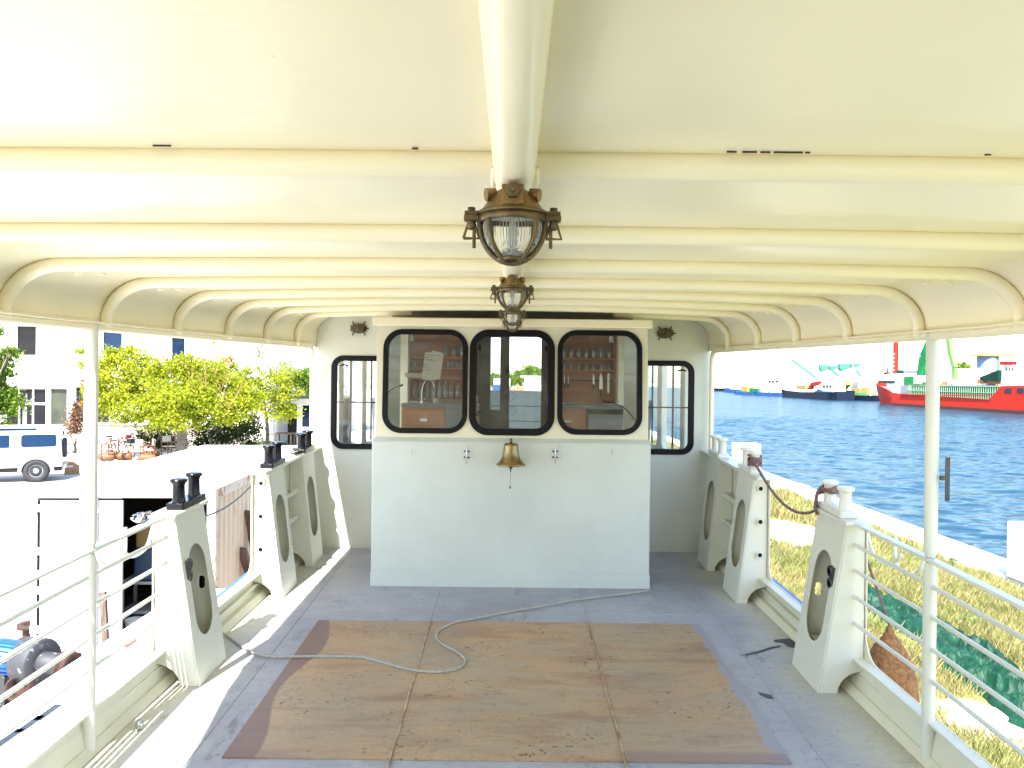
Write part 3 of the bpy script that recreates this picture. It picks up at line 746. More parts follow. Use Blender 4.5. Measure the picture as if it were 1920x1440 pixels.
for i, (l, r, b, t) in enumerate(W3):
    fw = 0.037 if i != 1 else 0.050
    w_ = window(l, r, b, t, UY, 0.135, fw, LEAN, z0=uz0)
    if i == 1:
        for sx in (-1, 1):
            cx = (l + r) / 2 + sx * 0.238
            kz = b + 0.15; ky = UY + LEAN * (kz - uz0)
            MB().lathe([(0, 0), (0.020, 0.002), (0.020, 0.022), (0.010, 0.028), (0, 0.03)], (cx, ky + .012, kz), 18, Matrix.Rotation(rad(-90), 3, 'X')).build('window_knob', M['rubber'], w_)
            st = MB(); st.tube([(cx + sx * .01, UY + .05, b + .30), (cx + sx * .012, UY + .06, t - .13)], 0.006, 8)
            st.lathe([(0, -0.01), (0.013, 0), (0, .01)], (cx + sx * .008, UY + .05, b + .29), 12); st.box(cx - .008, cx + .018, UY + .045, UY + .06, t - .15, t - .11)
            st.build('window_stay', M['rubber'], w_)

# ---- deckhouse sides, cabin inside
CYE = 9.55
for sg in (-1, 1):
    sw = MB(); wl_ = []; SWN = ((6.98, 7.42), (7.56, 8.40), (8.58, 9.36))
    for a, b in SWN: wl_.append(rrect(a, b, dz(8) + 0.68, dz(8) + 1.66, 0.09))
    out = [(WY + .052, dz(WY)), (CYE, dz(CYE)), (CYE, ze(CYE) + .02), (WY + .052, ze(WY) + .02)]
    sw.plate(out, wl_, lambda u, v, w_, sg=sg: (sg * (Xe(u) - .004 - w_), u, v), 0.05)
    sw.build('deckhouse_side', M['interior'], boat)
    for a, b in SWN:
        fr = MB(); fr.plate(rrect(a - .02, b + .02, dz(8) + 0.66, dz(8) + 1.68, 0.10), [rrect(a + .018, b - .018, dz(8) + 0.70, dz(8) + 1.64, 0.08)], lambda u, v, w_, sg=sg: (sg * (Xe(u) - .050 - w_), u, v), 0.012)
        fo = fr.build('side_window', M['interior'], boat)
        m_ = (a + b) / 2
        if .5 < b - a < .82 or a < 8: MB().box(min(sg * (Xe(m_) - .03), sg * (Xe(m_) - .045)), max(sg * (Xe(m_) - .03), sg * (Xe(m_) - .045)), m_ - .014, m_ + .014, dz(8) + .70, dz(8) + 1.64).build('mullion', M['rubber'], fo)
        MB().plate(rrect(a + .01, b - .01, dz(8) + 0.69, dz(8) + 1.65, 0.09), [], lambda u, v, w_, sg=sg: (sg * (Xe(u) - .02 - w_), u, v), 0.004).build('pane', M['side_glass'], fo)
# forward wall with the door opening
fwm = MB(); dx0, dx1 = P(903, 720, CYE).x, P(1016, 720, CYE).x; dzt = P(960, 630, CYE).z
hwc = canopy_profile(CYE, 0.004)
outer = [(-Xe(CYE) + .06, dz(CYE) + .002), (dx0, dz(CYE) + .002), (dx0, dzt), (dx1, dzt), (dx1, dz(CYE) + .002), (Xe(CYE) - .06, dz(CYE) + .002)] + [(x, z) for x, z in hwc[::-1] if x < Xe(CYE) - .06] + [(-x, z) for x, z in hwc[1:] if x < Xe(CYE) - .06]
fwm.plate(outer, [], lambda u, v, w_: (u, CYE + w_, v), 0.05); fwm.build('forward_wall', M['interior'], boat)
# sliding door leaf: dark frame, glass
dl = MB(); lx0, lx1 = dx0, P(955, 720, CYE).x; gx0, gx1 = P(920, 700, CYE).x, P(938, 700, CYE).x
gzt, gzb = P(930, 633, CYE).z, P(930, 768, CYE).z
dl.plate([(lx0, dz(CYE) + .01), (lx1, dz(CYE) + .01), (lx1, dzt - .005), (lx0, dzt - .005)], [[(gx0, gzb), (gx1, gzb), (gx1, gzt), (gx0, gzt)]], lambda u, v, w_: (u, CYE - .045 + w_, v), 0.04)
door = dl.build('sliding_door', M['brown_door'], boat)
MB().box(gx0, gx1, CYE - .028, CYE - .022, gzb, gzt).build('pane', M['glass'], door)
jm = MB().box(dx1 - 0.01, dx1 + 0.11, CYE - .03, CYE - .001, dz(CYE) + .01, dzt); jm.box(dx0 - .13, dx0 - .001, CYE - .03, CYE - .001, dz(CYE) + .01, dzt); jm.box(dx0 - .13, dx1 + .11, CYE - .03, CYE - .001, dzt, dzt + .10)
jm.build('door_surround', M['brown_door'], boat)

# foredeck bulwark: curved, pale grey planking
fb = MB(); N_ = 28; rows = [0.0, 0.25, 0.26, 0.50, 0.51, 0.75, 0.76, 1.0]; V = []
for i in range(N_ + 1):
    a = math.pi * i / N_; x = (Xo(9.6) - .01) * math.cos(a); Y = 9.65 + 3.7 * math.sin(a) ** 0.9
    htop = CZ - 0.235 + 0.05 * math.sin(a)
    for j, l in enumerate(rows):
        z = dz(Y) + 0.0 + (htop - dz(Y)) * l; off = 0.0 if j % 2 == 0 else 0.012
        V.append((x * (1 + 0.06 * l) , Y + 0.25 * l + off, z))
n = len(rows); Fc = [(i * n + k, (i + 1) * n + k, (i + 1) * n + k + 1, i * n + k + 1) for i in range(N_) for k in range(n - 1)]
fb.add(V, Fc, False)
M['bow_grey'] = mat('pale_grey_planking', (0.035, 0.046, 0.05), 0.7, var=0.1, vscale=2, spec=0.1)
fbo = fb.build('bow_bulwark', M['bow_grey'], boat)
fbo.modifiers.new('thick', 'SOLIDIFY').thickness = 0.03
fd = MB(); V = [(0, 9.6, dz(9.6) + .003)]
for i in range(N_ + 1):
    a = math.pi * i / N_; x = (Xo(9.6) - .01) * math.cos(a); Y = 9.65 + 3.7 * math.sin(a) ** 0.9; V.append((x, Y, dz(Y) + .003))
fd.add(V, [(0, i, i + 1) for i in range(1, N_ + 1)]); fd.build('foredeck', M['bow_grey'], boat)

# =================================================================== GALLEY (seen through the panes)
IY = 9.50                      # face of the forward wall on the inside
def gx(px): return P(px, 720, IY - .1).x
def gz(py): return P(960, py, IY - .1).z
def gzz(px, py): return P(px, py, IY - .1).z
def shelf_unit(name, label, x0, x1, shelves, vent, sg):
    root = tag(empty(name, ((x0 + x1) / 2, IY, gz(755))), label, 'shelf unit')
    top = gz(600); bot = gz(755)
    MB().box(x0, x1, IY - .012, IY - .002, bot, top).build('back_panel', M['wood'], root)
    s = MB(); s.box(x0 - .02, x0, IY - .16, IY - .001, bot, top); s.box(x1, x1 + .02, IY - .16, IY - .001, bot, top); s.build('side_panel', M['wood'], root)
    for z in shelves: MB().box(x0, x1, IY - .15, IY - .013, z - .018, z).build('shelf', M['wood_light'], root)
    MB().box(x0, x1, IY - .155, IY - .14, gz(638), top).build('upper_panel', M['wood'], root)
    vx0, vx1 = vent; v = MB()
    nx, nz = 12, 6; zt_, zb_ = gz(620), gz(636)
    for i in range(nx):
        for j in range(nz):
            v.obox((vx0 + (vx1 - vx0) * (i + .5 + .25 * (j % 2)) / nx, IY - .157, zb_ + (zt_ - zb_) * (j + .5) / nz), (0.010, 0.002, 0.010), Matrix.Rotation(rad(45), 3, 'Y'))
    v.build('vent_grille', M['rubber'], root)
    return root
SLz = [gzz(810, 668), gzz(810, 689), gzz(810, 707)]
SRz = [gzz(1100, 671), gzz(1100, 693)]
shelf_unit('shelf_unit', 'reddish plywood shelf unit behind the paper note, holding bottles and jars', gx(766), gx(893), SLz, (gx(820), gx(855)), -1)
shelf_unit('shelf_unit', 'reddish plywood shelf unit with two rows of glasses above the knives', gx(1030), gx(1151), SRz, (gx(1068), gx(1103)), 1)
# columns beside
for (a, b, lab) in ((748, 765, 'cream corner column between window and bottle shelves'), (1158, 1180, 'cream corner column beside the fridge')):
    c = tag(MB().box(P(a, 720, 9.2).x, P(b, 720, 9.2).x, 9.18, 9.38, dz(9) + .003, zc(9.2) - .02).build('column', M['cream'], None, bevel=0.004), lab, 'column')
# counters
def counter(label, x0, x1, fridge=None, drawers=None):
    zc_ = gzz((960), 756); root = tag(empty('galley_counter', ((x0 + x1) / 2, IY - .3, dz(9.2))), label, 'counter')
    MB().box(x0, x1, IY - .62, IY - .17, zc_ - .035, zc_).build('worktop', M['counter'], root, bevel=.003)
    MB().box(x0, x1, IY - .58, IY - .2, dz(9.5) + .01, zc_ - .036).build('cabinet', M['wood_light'], root)
    for i in range(3):
        zt_ = zc_ - .06 - .19 * i
        d = MB().box(drawers[0], drawers[1], IY - .60, IY - .581, zt_ - .17, zt_).build('drawer', M['wood_light'], root, bevel=.003)
        MB().box((drawers[0] + drawers[1]) / 2 - .04, (drawers[0] + drawers[1]) / 2 + .04, IY - .615, IY - .601, zt_ - .13, zt_ - .10).build('handle', M['steel'], d)
    return root, zc_
xl0, xl1, xr0, xr1 = gx(764), gx(900), gx(1028), gx(1160)
cL, zcc = counter('orange plywood counter with the tap behind the left window', xl0, xl1, drawers=(xl0 + .01, gx(842)))
MB().box(gx(843), xl1 - .01, IY - .60, IY - .582, dz(9.5) + .05, zcc - .05).build('dark_front', M['counter'], cL)
cR, _ = counter('orange plywood counter with the hob beside the fridge', xr0, gx(1093), drawers=(xr0 + .01, gx(1092)))
MB().box(gx(1093), xr1, IY - .62, IY - .17, zcc - .035, zcc).build('worktop', M['counter'], cR)
fr = tag(empty('fridge', (gx(1126), IY - .4, dz(9.2))), 'grey fronted under-counter fridge below the knives', 'fridge')
MB().box(gx(1095), xr1 - .01, IY - .58, IY - .2, dz(9.5) + .02, zcc - .037).build('cabinet', M['interior'], fr)
MB().box(gx(1096), xr1 - .012, IY - .61, IY - .581, dz(9.5) + .06, zcc - .10).build('door', mat('fridge_grey', (0.30, 0.27, 0.26), 0.4, metal=0.3), fr, bevel=.006)
MB().box(gx(1096), xr1 - .012, IY - .615, IY - .581, zcc - .095, zcc - .04).build('top_grille', M['rubber'], fr)
MB().box(gx(1100), xr1 - .03, IY - .62, IY - .611, zcc - .14, zcc - .115).build('handle', M['counter'], fr)
hob = tag(empty('gas_hob', (gx(1073), IY - .42, zcc)), 'small steel gas hob set on the right counter', 'hob')
MB().box(gx(1058), gx(1085), IY - .56, IY - .28, zcc + .0005, zcc + .012).build('tray', M['dark_steel'], hob, bevel=.002)
h = MB()
for x in (gx(1066), gx(1077)):
    h.lathe([(0.0, .02), (.028, .02), (.03, .013), (0, .0125)], (x, IY - .42, zcc), 14); h.tube([(x - .04, IY - .42, zcc + .032), (x + .04, IY - .42, zcc + .032)], .003, 6); h.tube([(x, IY - .46, zcc + .032), (x, IY - .38, zcc + .032)], .003, 6)
h.build('burner', M['steel'], hob)
# tap
tp = tag(empty('kitchen_tap', (gx(797), IY - .35, zcc)), 'chrome swan neck mixer tap over the sink', 'tap')
tx = gx(797); ty = IY - .40
MB().tube(bez([(tx, ty, zcc), (tx, ty, zcc + .14), (tx + .03, ty, zcc + .235), (tx + .075, ty, zcc + .255), (tx + .12, ty, zcc + .225), (tx + .135, ty, zcc + .175)], 6), .0065, 10).build('spout', M['steel'], tp)
hm_ = MB(); hm_.lathe([(0.02, 0), (.018, .03), (.010, .04)], (tx, ty, zcc), 14); hm_.tube([(tx, ty, zcc + .025), (tx - .05, ty - .01, zcc + .05)], .006, 8); hm_.tube([(tx, ty, zcc + .025), (tx + .05, ty - .01, zcc + .05)], .006, 8)
hm_.build('valve', M['steel'], tp)
cpz = tag(MB().lathe([(0.03, 0), (.034, .05), (.036, .055), (.032, .055), (.028, .006), (0, .006)], (gx(822), IY - .38, zcc), 16).build('cup', M['paper'], None, loc=(gx(822), IY - .38, zcc)), 'white paper cup on the counter beside the tap', 'cup')
# glasses, jars, bottles, knives
M['tumbler'] = glass_mat('tumbler_glass', (0.80, 0.80, 0.80), 3.0, 0.16)
def glassware(kind, prof, xs, z, labels, cat, group, y=None):
    first = None
    for x, lb in zip(xs, labels):
        if first is None:
            o = MB().lathe(prof, (0, 0, 0), 16).build(kind, M['tumbler'])
            first = o
        else:
            o = first.copy(); col.objects.link(o)
        o.location = (x, (y or IY - .09), z + .0005); tag(o, lb, cat, group)
tall = [(0.024, 0), (0.028, .05), (.031, .115), (.028, .115), (.025, .05), (.021, .008), (0, .008)]
short = [(0.024, 0), (0.029, .065), (.0265, .065), (.022, .008), (0, .008)]
jar = [(0.020, 0), (0.024, .01), (.024, .045), (.018, .055), (.022, .058), (.022, .07), (0, .07)]
bottle = [(0.026, 0), (0.030, .01), (.030, .10), (.022, .135), (.011, .16), (.011, .20), (.013, .20), (.013, .208), (0, .208)]
xs = [gx(p) for p in (1057, 1071, 1085, 1099, 1113, 1128, 1142)]
glassware('tall_glass', tall, xs, SRz[0], [f'{ORD[i]} tall clear glass from the middle window on the right shelf unit' for i in range(7)], 'glass', 'tall glasses on the right shelf unit')
glassware('tumbler', short, xs, SRz[1], [f'{ORD[i]} short tumbler from the middle window on the right shelf unit' for i in range(7)], 'glass', 'short tumblers on the right shelf unit')
glassware('tall_glass', tall, [gx(p) for p in (836, 851, 866)], SLz[0], [f'{ORD[i]} tall glass right of the paper note' for i in range(3)], 'glass', 'tall glasses on the left shelf unit')
glassware('spice_jar', jar, [gx(p) for p in (777, 788, 840, 848, 856, 863)], SLz[1], [f'{ORD[i]} little spice jar from the left on the middle shelf' for i in range(6)], 'jar', 'spice jars on the left shelf unit')
glassware('glass_bottle', bottle, [gx(p) for p in (778, 789, 801, 813, 824, 835, 846, 858)], gz(750) + .0, [f'{ORD[i]} empty clear bottle from the left above the sink' for i in range(8)], 'bottle', 'empty bottles above the sink', y=IY - .10)
MB_b = tag(MB().box(gx(766), gx(893), IY - .15, IY - .013, gz(750) - .02, gz(750)).build('bottle_shelf', M['wood_light']), 'low plywood ledge carrying the row of empty bottles', 'shelf')
rail_o = tag(MB().box(gx(1062), gx(1150), IY - .03, IY - .0125, gzz(1100, 712), gzz(1100, 715)).build('knife_strip', M['brown_door']), 'dark magnetic strip holding kitchen knives', 'knife strip')
for i, (px, y0, y1, wd, lb, hd) in enumerate(((1059, 700, 728, .014, 'kitchen knife nearest the middle window', 1), (1066, 701, 728, .014, 'narrow kitchen knife with dark handle, second from the middle window', 1), (1114, 700, 731, .020, 'medium kitchen knife left of the large chef knife', 1),
                                       (1128, 698, 745, .038, 'large chef knife with wide blade and dark handle', 1), (1142, 700, 737, .024, 'steel sharpening blade without handle beside the chef knife', 0))):
    x = gx(px); z1 = gzz(px, y0); z0 = gzz(px, y1); zm = z0 + (z1 - z0) * (.32 if hd else 0)
    k = tag(empty('kitchen_knife', (x, IY - .036, z0)), lb, 'knife', 'knives on the magnetic strip')
    MB().plate([(x - wd / 2, zm), (x + wd / 2, zm), (x + wd / 2, zm + (z1 - zm) * .6), (x - wd * .1 if hd else x + wd / 2, z1), (x - wd / 2, zm + (z1 - zm) * .75 if hd else z1)], [], lambda u, v, w_: (u, IY - .036 + w_, v), .002).build('blade', M['steel'], k)
    if hd: MB().box(x - .009, x + .009, IY - .045, IY - .030, z0, zm).build('handle', M['brown_door'], k, bevel=.003)
# spotlights, gooseneck lamps near the panes
for (px, py, lb) in ((772, 634, 'white swivel spotlight above the bottle shelves'), (1146, 636, 'white swivel spotlight above the tall glasses')):
    s = tag(empty('spotlight', P(px, py, IY - .2)), lb, 'spotlight'); p = P(px, py, IY - .2)
    MB().lathe([(0.028, -.035), (.022, .02), (.012, .035), (0, .036)], p, 16).build('lamp_shade', M['interior'], s); MB().tube([p + Vector((0, 0, .03)), p + Vector((0, .02, .09))], .006, 8).build('stem', M['interior'], s)
for (pts, lb) in (([(724, 746), (729, 735), (740, 727), (749, 724), (755, 722)], 'black gooseneck lamp bending behind the left front window'),
                  ([(1198, 798), (1186, 782), (1172, 766), (1150, 756), (1130, 752)], 'black gooseneck lamp arching behind the right front window')):
    s = tag(empty('gooseneck_lamp', P(*pts[0], 6.05)), lb, 'lamp'); W = [P(px, py, 6.05 + .02 * i) for i, (px, py) in enumerate(pts)]
    MB().tube(bez(W, 5), .0035, 8).build('neck', M['rubber'], s); MB().tube([W[-2].lerp(W[-1], .2), W[-1]], .0075, 10).build('head', M['rubber'], s)

# paper note taped to the left pane (inside)
def on_pane(px, py, off=0.012):
    v = P(px, py, UY + .04); y = UY + LEAN * (v.z - uz0) + off; return P(px, py, y)
def flat_poly(pts, off, t=0.0006):
    A = [on_pane(px, py, off) for px, py in pts]; B = [a + Vector((0, t, 0)) for a in A]; n = len(A)
    return MB().add(A + B, [tuple(range(n)), tuple(range(2 * n - 1, n - 1, -1))] + [(i, (i + 1) % n, n + (i + 1) % n, n + i) for i in range(n)])
note = tag(empty('paper_note', on_pane(812, 700)), 'crooked white paper notes taped inside the left front window', 'note')
flat_poly([(810, 657), (829, 661), (826, 700), (817, 713), (790, 711), (800, 680)], .0125).build('back_sheet', M['paper'], note)
flat_poly([(797, 660), (832, 663), (825, 711), (791, 706)], .0105).build('front_sheet', M['paper'], note)
ln = MB()
for (a, b, y) in ((798, 826, 665), (798, 808, 669.5), (798, 812, 673), (802, 820, 676), (796, 806, 682), (796, 804, 685.5), (796, 812, 689), (796, 811, 693)):
    k = (y - 660) * -0.12
    m_ = flat_poly([(a + k, y), (b + k, y + .8), (b + k, y + 1.6), (a + k, y + .8)], .0098, .0003); ln.add(m_.v, m_.f)
ln.build('writing', M['ink'], note)
tag(flat_poly([(759, 699), (795, 700), (795, 709), (759, 707)], .0115).build('masking_tape', mat('masking_tape', (0.48, 0.40, 0.30), .8)), 'beige strip of masking tape on the left front window', 'tape')
tag(MB().tube([on_pane(776.5, 686, .02), on_pane(775, 711, .02)], .0055, 10).build('green_pen', M['green_plastic']), 'green pen held upright by the masking tape', 'pen')

# =================================================================== FITTINGS ON THE BOAT
def bollard(mtl, dirt=False):
    root = empty('double_bollard')
    MB().box(-.045, .045, -.155, .155, 0, .034).build('base', mtl, root, bevel=.006)
    for y in (-.10, .10):
        c = MB().lathe([(0.034, .034), (.031, .045), (.030, .115), (.033, .128), (.043, .136), (.043, .148), (.034, .153), (0.0, .150)], (0, y, 0), 24).build('post', mtl, root)
    return root
M['white_bollard'] = rusty('white_bollard_paint', (0.74, 0.73, 0.66), (0.35, 0.30, 0.2), 0.35, thr=0.64, scale=12)
bproto = {}
blab = {(-1, 0): 'black double bollard on the left bulwark nearest the camera', (-1, 1): 'black double bollard on the middle pillar of the left bulwark', (-1, 2): 'black double bollard by the deckhouse wall on the left bulwark',
        (1, 0): 'white double bollard with reddish rope, nearest on the right bulwark', (1, 1): 'white double bollard with rope coils on the middle pillar of the right bulwark', (1, 2): 'bare white double bollard by the deckhouse wall on the right bulwark'}
for sg in (-1, 1):
    p0 = bollard(M['black_paint'] if sg < 0 else M['white_bollard'])
    for i, (a, b) in enumerate(PIL):
        o = p0 if i == 0 else copy_tree(p0)
        Y = (a + b) / 2 + (0.02 if sg > 0 else 0.05)
        o.location = (sg * (Xo(Y) - .062), Y, dz(Y) + RH + .0225); o.rotation_euler = (math.atan(SL), 0, 0)
        tag(o, blab[(sg, i)], 'bollard', 'black bollards on the left bulwark' if sg < 0 else 'white bollards on the right bulwark')

# red rope on the starboard bollards
def coil(c, r, z0, z1, turns, n=18):
    return [Vector((c[0] + (r + .003 * math.sin(5 * t)) * math.cos(t), c[1] + r * math.sin(t), z0 + (z1 - z0) * t / (2 * math.pi * turns) + .006 * math.sin(2.3 * t))) for t in [2 * math.pi * turns * k / (n * turns) for k in range(int(n * turns) + 1)]]
rp = MB()
Y1 = (PIL[0][0] + PIL[0][1]) / 2 + .02; Y2 = (PIL[1][0] + PIL[1][1]) / 2 + .02
c1 = (Xo(Y1) - .062, Y1 + .10); c2 = (Xo(Y2) - .062, Y2 - .10)
z1_ = dz(c1[1]) + RH + .0225; z2_ = dz(c2[1]) + RH + .0225
coil1 = coil(c1, .041, z1_ + .085, z1_ + .12, 2.3); coil2 = coil(c2, .041, z2_ + .05, z2_ + .12, 4.6)
cat_ = []
pA = Vector((c1[0] - .03, c1[1] + .03, z1_ + .01)); pB = Vector((c2[0] - .02, c2[1] - .04, z2_ + .09))
for k in range(25):
    t = k / 24; p = pA.lerp(pB, t); p.z -= 0.17 * 4 * t * (1 - t) * (1.0 - .35 * t); cat_.append(p)
loop1 = bez([coil1[0], pA + Vector((-.02, -.01, .07)), pA + Vector((-.03, .0, .02)), pA + Vector((-.015, .01, -.03)), pA + Vector((.0, 0, .01)), cat_[1]], 6)
rp.tube(coil1, .0085, 8); rp.tube(loop1, .0085, 8); rp.tube(cat_, .0085, 8); rp.tube(bez([cat_[-1], coil2[0]], 4), .0085, 8); rp.tube(coil2, .0085, 8)
rp.tube(bez([coil1[-1], pA + Vector((-.035, -.03, .08)), pA + Vector((-.042, -.02, .0)), pA + Vector((-.03, -.015, -.045))], 6), .0085, 8)
tag(rp.build('mooring_rope', M['rope_red'], None, loc=pA), 'mauve red rope slung between two white bollards', 'rope')

# rope lying on the deck
rpx = [(1219, 1107), (1190, 1111), (1100, 1122), (1030, 1134), (960, 1146), (890, 1160), (850, 1168), (822, 1183), (819, 1197), (832, 1209), (856, 1222), (871, 1236), (868, 1247), (850, 1256), (815, 1260), (770, 1256), (720, 1243), (680, 1233), (640, 1231), (560, 1231), (505, 1231), (468, 1221), (425, 1192)]
pts = [DK(px, py, .012) for px, py in rpx]
pts = [p + Vector((0, 0, .0)) for p in pts]
pts.append(Vector((-Xo(4.7) + .06, 4.72, dz(4.72) + .06)))
dr = MB().tube(bez(pts, 7), .0068, 8)
tag(dr.build('deck_rope', M['rope_white'], None, loc=pts[10]), 'thin pale grey rope curving across the deck boards', 'rope')

# cable outside the port bulwark
cb = MB(); A = Vector((-Xo(4.5) + .01, 4.46, CZ - 0.77)); B = Vector((-Xo(5.4) - .0, 5.47, CZ - 0.72))
pc = [A.lerp(B, k / 12) - Vector((0, 0, .05 * 4 * (k / 12) * (1 - k / 12))) for k in range(13)]
tag(cb.tube(pc, .006, 8).build('cable', M['dark_steel'], None, loc=A), 'dark thin cable strung across the opening of the left bulwark', 'cable')

# wire bundles on the port rail
def tangle(name, c, r, n, m, label, seed, cat='wire bundle'):
    rnd = random.Random(seed); t = MB()
    for i in range(n):
        pts = [Vector(c) + Vector((rnd.uniform(-r, r) * .6, rnd.uniform(-r, r), rnd.uniform(.004, r * .8))) for _ in range(4)]
        t.tube(bez(pts, 4), .004, 6)
    t.lathe([(0.015, 0), (.02, .02), (.012, .035), (0, .036)], c, 10)
    return tag(t.build(name, m, None, loc=c), label, cat)
tangle('shackle', (-Xo(3.85) + .03, 3.88, dz(3.88) + RH + .0225), .055, 9, M['steel'], 'tangle of bright shackles and wire on the left rail', 3, 'shackle')
tangle('wire_bundle', (-Xo(6.3) + .07, 6.25, dz(6.25) + RH + .0225), .07, 8, M['dark_steel'], 'dark wire bundle around the farthest black bollard', 5)
for (px, py, lb) in ((262, 1366, 'small chrome deck fitting lying in the sunlit gutter'), ):
    p = DK(px, py, .001); tangle('deck_fitting', p, .025, 5, M['steel'], lb, 9, 'deck fitting')
# clamps inside the nearest pillar holes
for sg, sd in ((-1, 'left'), (1, 'right')):
    Y = 4.105; root = tag(empty('hose_clamp', (sg * 1.63, Y, dz(Y) + .50)), f'chrome ring clamp inside the nearest {sd} bulwark pillar', 'clamp', 'ring clamps in the pillar holes')
    b = MB()
    for h in (.585, .525):
        R = Matrix.Rotation(rad(sg * -60), 3, 'Y') @ Matrix.Rotation(rad(90), 3, 'X')
        R = Matrix.Rotation(rad(90), 3, 'Y')
        c = Vector((sg * 1.615, Y + .045, dz(Y) + h))
        b.lathe([(.017, -.012), (.028, -.012), (.030, 0), (.028, .012), (.017, .012), (.017, -.012)], c, 20, R)
        b.tube([c + Vector((0, 0, -.028)), c + Vector((-sg * .004, .012, -.042))], .004, 6)
    b.box(sg * 1.605, sg * 1.625, Y + .004, Y + .03, dz(Y) + .49, dz(Y) + .61)
    b.build('ring', M['dark_steel'], root)
p = DK(1545, 1222, 0); pc = Vector((1.60, 4.36, dz(4.36) + .2)) 
tag(MB().lathe([(0, 0), (.022, 0), (.022, .035), (.014, .035), (.014, .01), (0, .01)], (1.62, 4.34, dz(4.34) + .001), 14).box(1.60, 1.69, 4.28, 4.40, dz(4.34) + .001, dz(4.34) + .18).build('filler_block', M['white'], None, bevel=.004), 'small white block at the bottom of the right pillar hole', 'block')
# fender hanging outside starboard
fY = 4.05; fX = 1.98
ft = Vector((0, 0, CZ)) + ray(1668, 1172) * (fX / ray(1668, 1172).x)
rt = Vector((Xo(ft.y) + .04, ft.y + .06, dz(ft.y) + RH + .01))
fen = tag(empty('rope_fender', ft + Vector((0, 0, -.6))), 'brown coir fender hanging outside the right rail', 'fender')
MB().tube([rt, ft], .0075, 8).build('rope', M['rope_red'], fen)
fz = MB(); prof = [(a_ * 1.22, b_) for a_, b_ in [(0.0, .0), (.012, -.008), (.016, -.03), (.028, -.06), (.060, -.11), (.085, -.17), (.108, -.26), (.118, -.36), (.118, -.46), (.10, -.55), (.06, -.61), (0, -.63)]]
fz.lathe(prof, ft, 26); fo = fz.build('body', M['coir'], fen)
fib = MB()
for i in range(1500):
    k = random.random(); z = -.03 - .56 * k; r = np.interp(-z, [-p[1] for p in prof], [p[0] for p in prof]); a = random.uniform(0, 6.283)
    n_ = Vector((math.cos(a), math.sin(a), 0)); q0 = ft + n_ * (r - .002) + Vector((0, 0, z)); tg = Vector((-n_.y, n_.x, 0)) * random.uniform(-.012, .012)
    q1 = q0 + n_ * random.uniform(.006, .02) + tg + Vector((0, 0, -random.uniform(0, .02))); wv = Vector((-n_.y, n_.x, 0)) * .0022
    fib.add([q0 - wv, q0 + wv, q1], [(0, 1, 2)])
fib.build('fibres', M['coir'], fen)['kind'] = 'stuff'

# bell
bc = P(958, 850, 5.66); bell = tag(empty('ship_bell', bc), 'brass ship bell hanging on the white companionway front', 'bell')
z0 = P(958, 873, 5.66).z; z1 = P(958, 831, 5.66).z; bh = z1 - z0
prof = [(.099, 0), (.101, .006), (.096, .014), (.082, .026), (.068, .045), (.059, .070), (.053, .10), (.049, .135), (.046, bh - .006), (.038, bh), (0, bh + .002)]
MB().lathe([(.090, .002), (.099, 0)] + prof[1:], (bc.x, bc.y, z0), 40).build('bell_body', M['bell'], bell)
MB().lathe([(0, 0), (.009, 0), (.0095, .026), (.006, .032), (0, .034)], (bc.x, bc.y, z0 + bh + .001), 14).build('stem', M['brass'], bell)
MB().box(bc.x - .006, bc.x + .006, bc.y, TY + .04, z0 + bh + .010, z0 + bh + .020).build('bracket', M['brass'], bell)
ck = MB().lathe([(0, 0), (.004, .0), (.004, .018), (.012, .026), (.014, .034), (.010, .042), (.004, .048), (.003, .15)], (bc.x, bc.y, z0 - .042), 14); ck.build('clapper', M['dark_steel'], bell)
lyd = MB().tube([(bc.x, bc.y, z0 - .042), (bc.x - .003, bc.y, z0 - .145)], .0012, 6); lyd.lathe([(0, -.006), (.006, 0), (.005, .012), (0, .014)], (bc.x - .003, bc.y, z0 - .155), 8); lyd.build('pull_cord', M['dark_steel'], bell)
# cleats and small hooks on the companionway
for px, sd in ((875, 'left'), (1041, 'right')):
    c = P(px, 852, TY - .012); cl = tag(empty('cleat', c), f'small steel cleat with four bolts {sd} of the bell', 'cleat', 'cleats on the companionway')
    MB().tube([c + Vector((0, -.012, -.066)), c + Vector((0, -.022, -.03)), c + Vector((0, -.022, .03)), c + Vector((0, -.012, .066))], [.002, .0045, .0045, .002], 8).build('horn', M['steel'], cl)
    b = MB()
    for dx in (-.014, .014):
        for dzz in (-.021, .021):
            b.lathe([(0, 0), (.0065, 0.001), (.0065, .006), (.003, .009), (0, .009)], c + Vector((dx, .010, dzz)), 10, Matrix.Rotation(rad(90), 3, 'X'))
    for dzz in (-.021, .021): b.tube([c + Vector((0, .011, dzz)), c + Vector((0, -.022, dzz))], .004, 8)
    b.build('bolt', M['dark_steel'], cl)
for px, sd in ((772, 'left'), (1148, 'right')):
    c = P(px, 847, TY); tag(MB().tube([c + Vector((0, .001, .018)), c + Vector((0, -.016, .012)), c + Vector((0, -.02, -.008)), c + Vector((0, .001, -.018))], .003, 8).build('eyelet', M['white'], None, loc=c), f'little white eyelet on the companionway, far {sd} of the bell', 'eyelet', 'eyelets on the companionway')

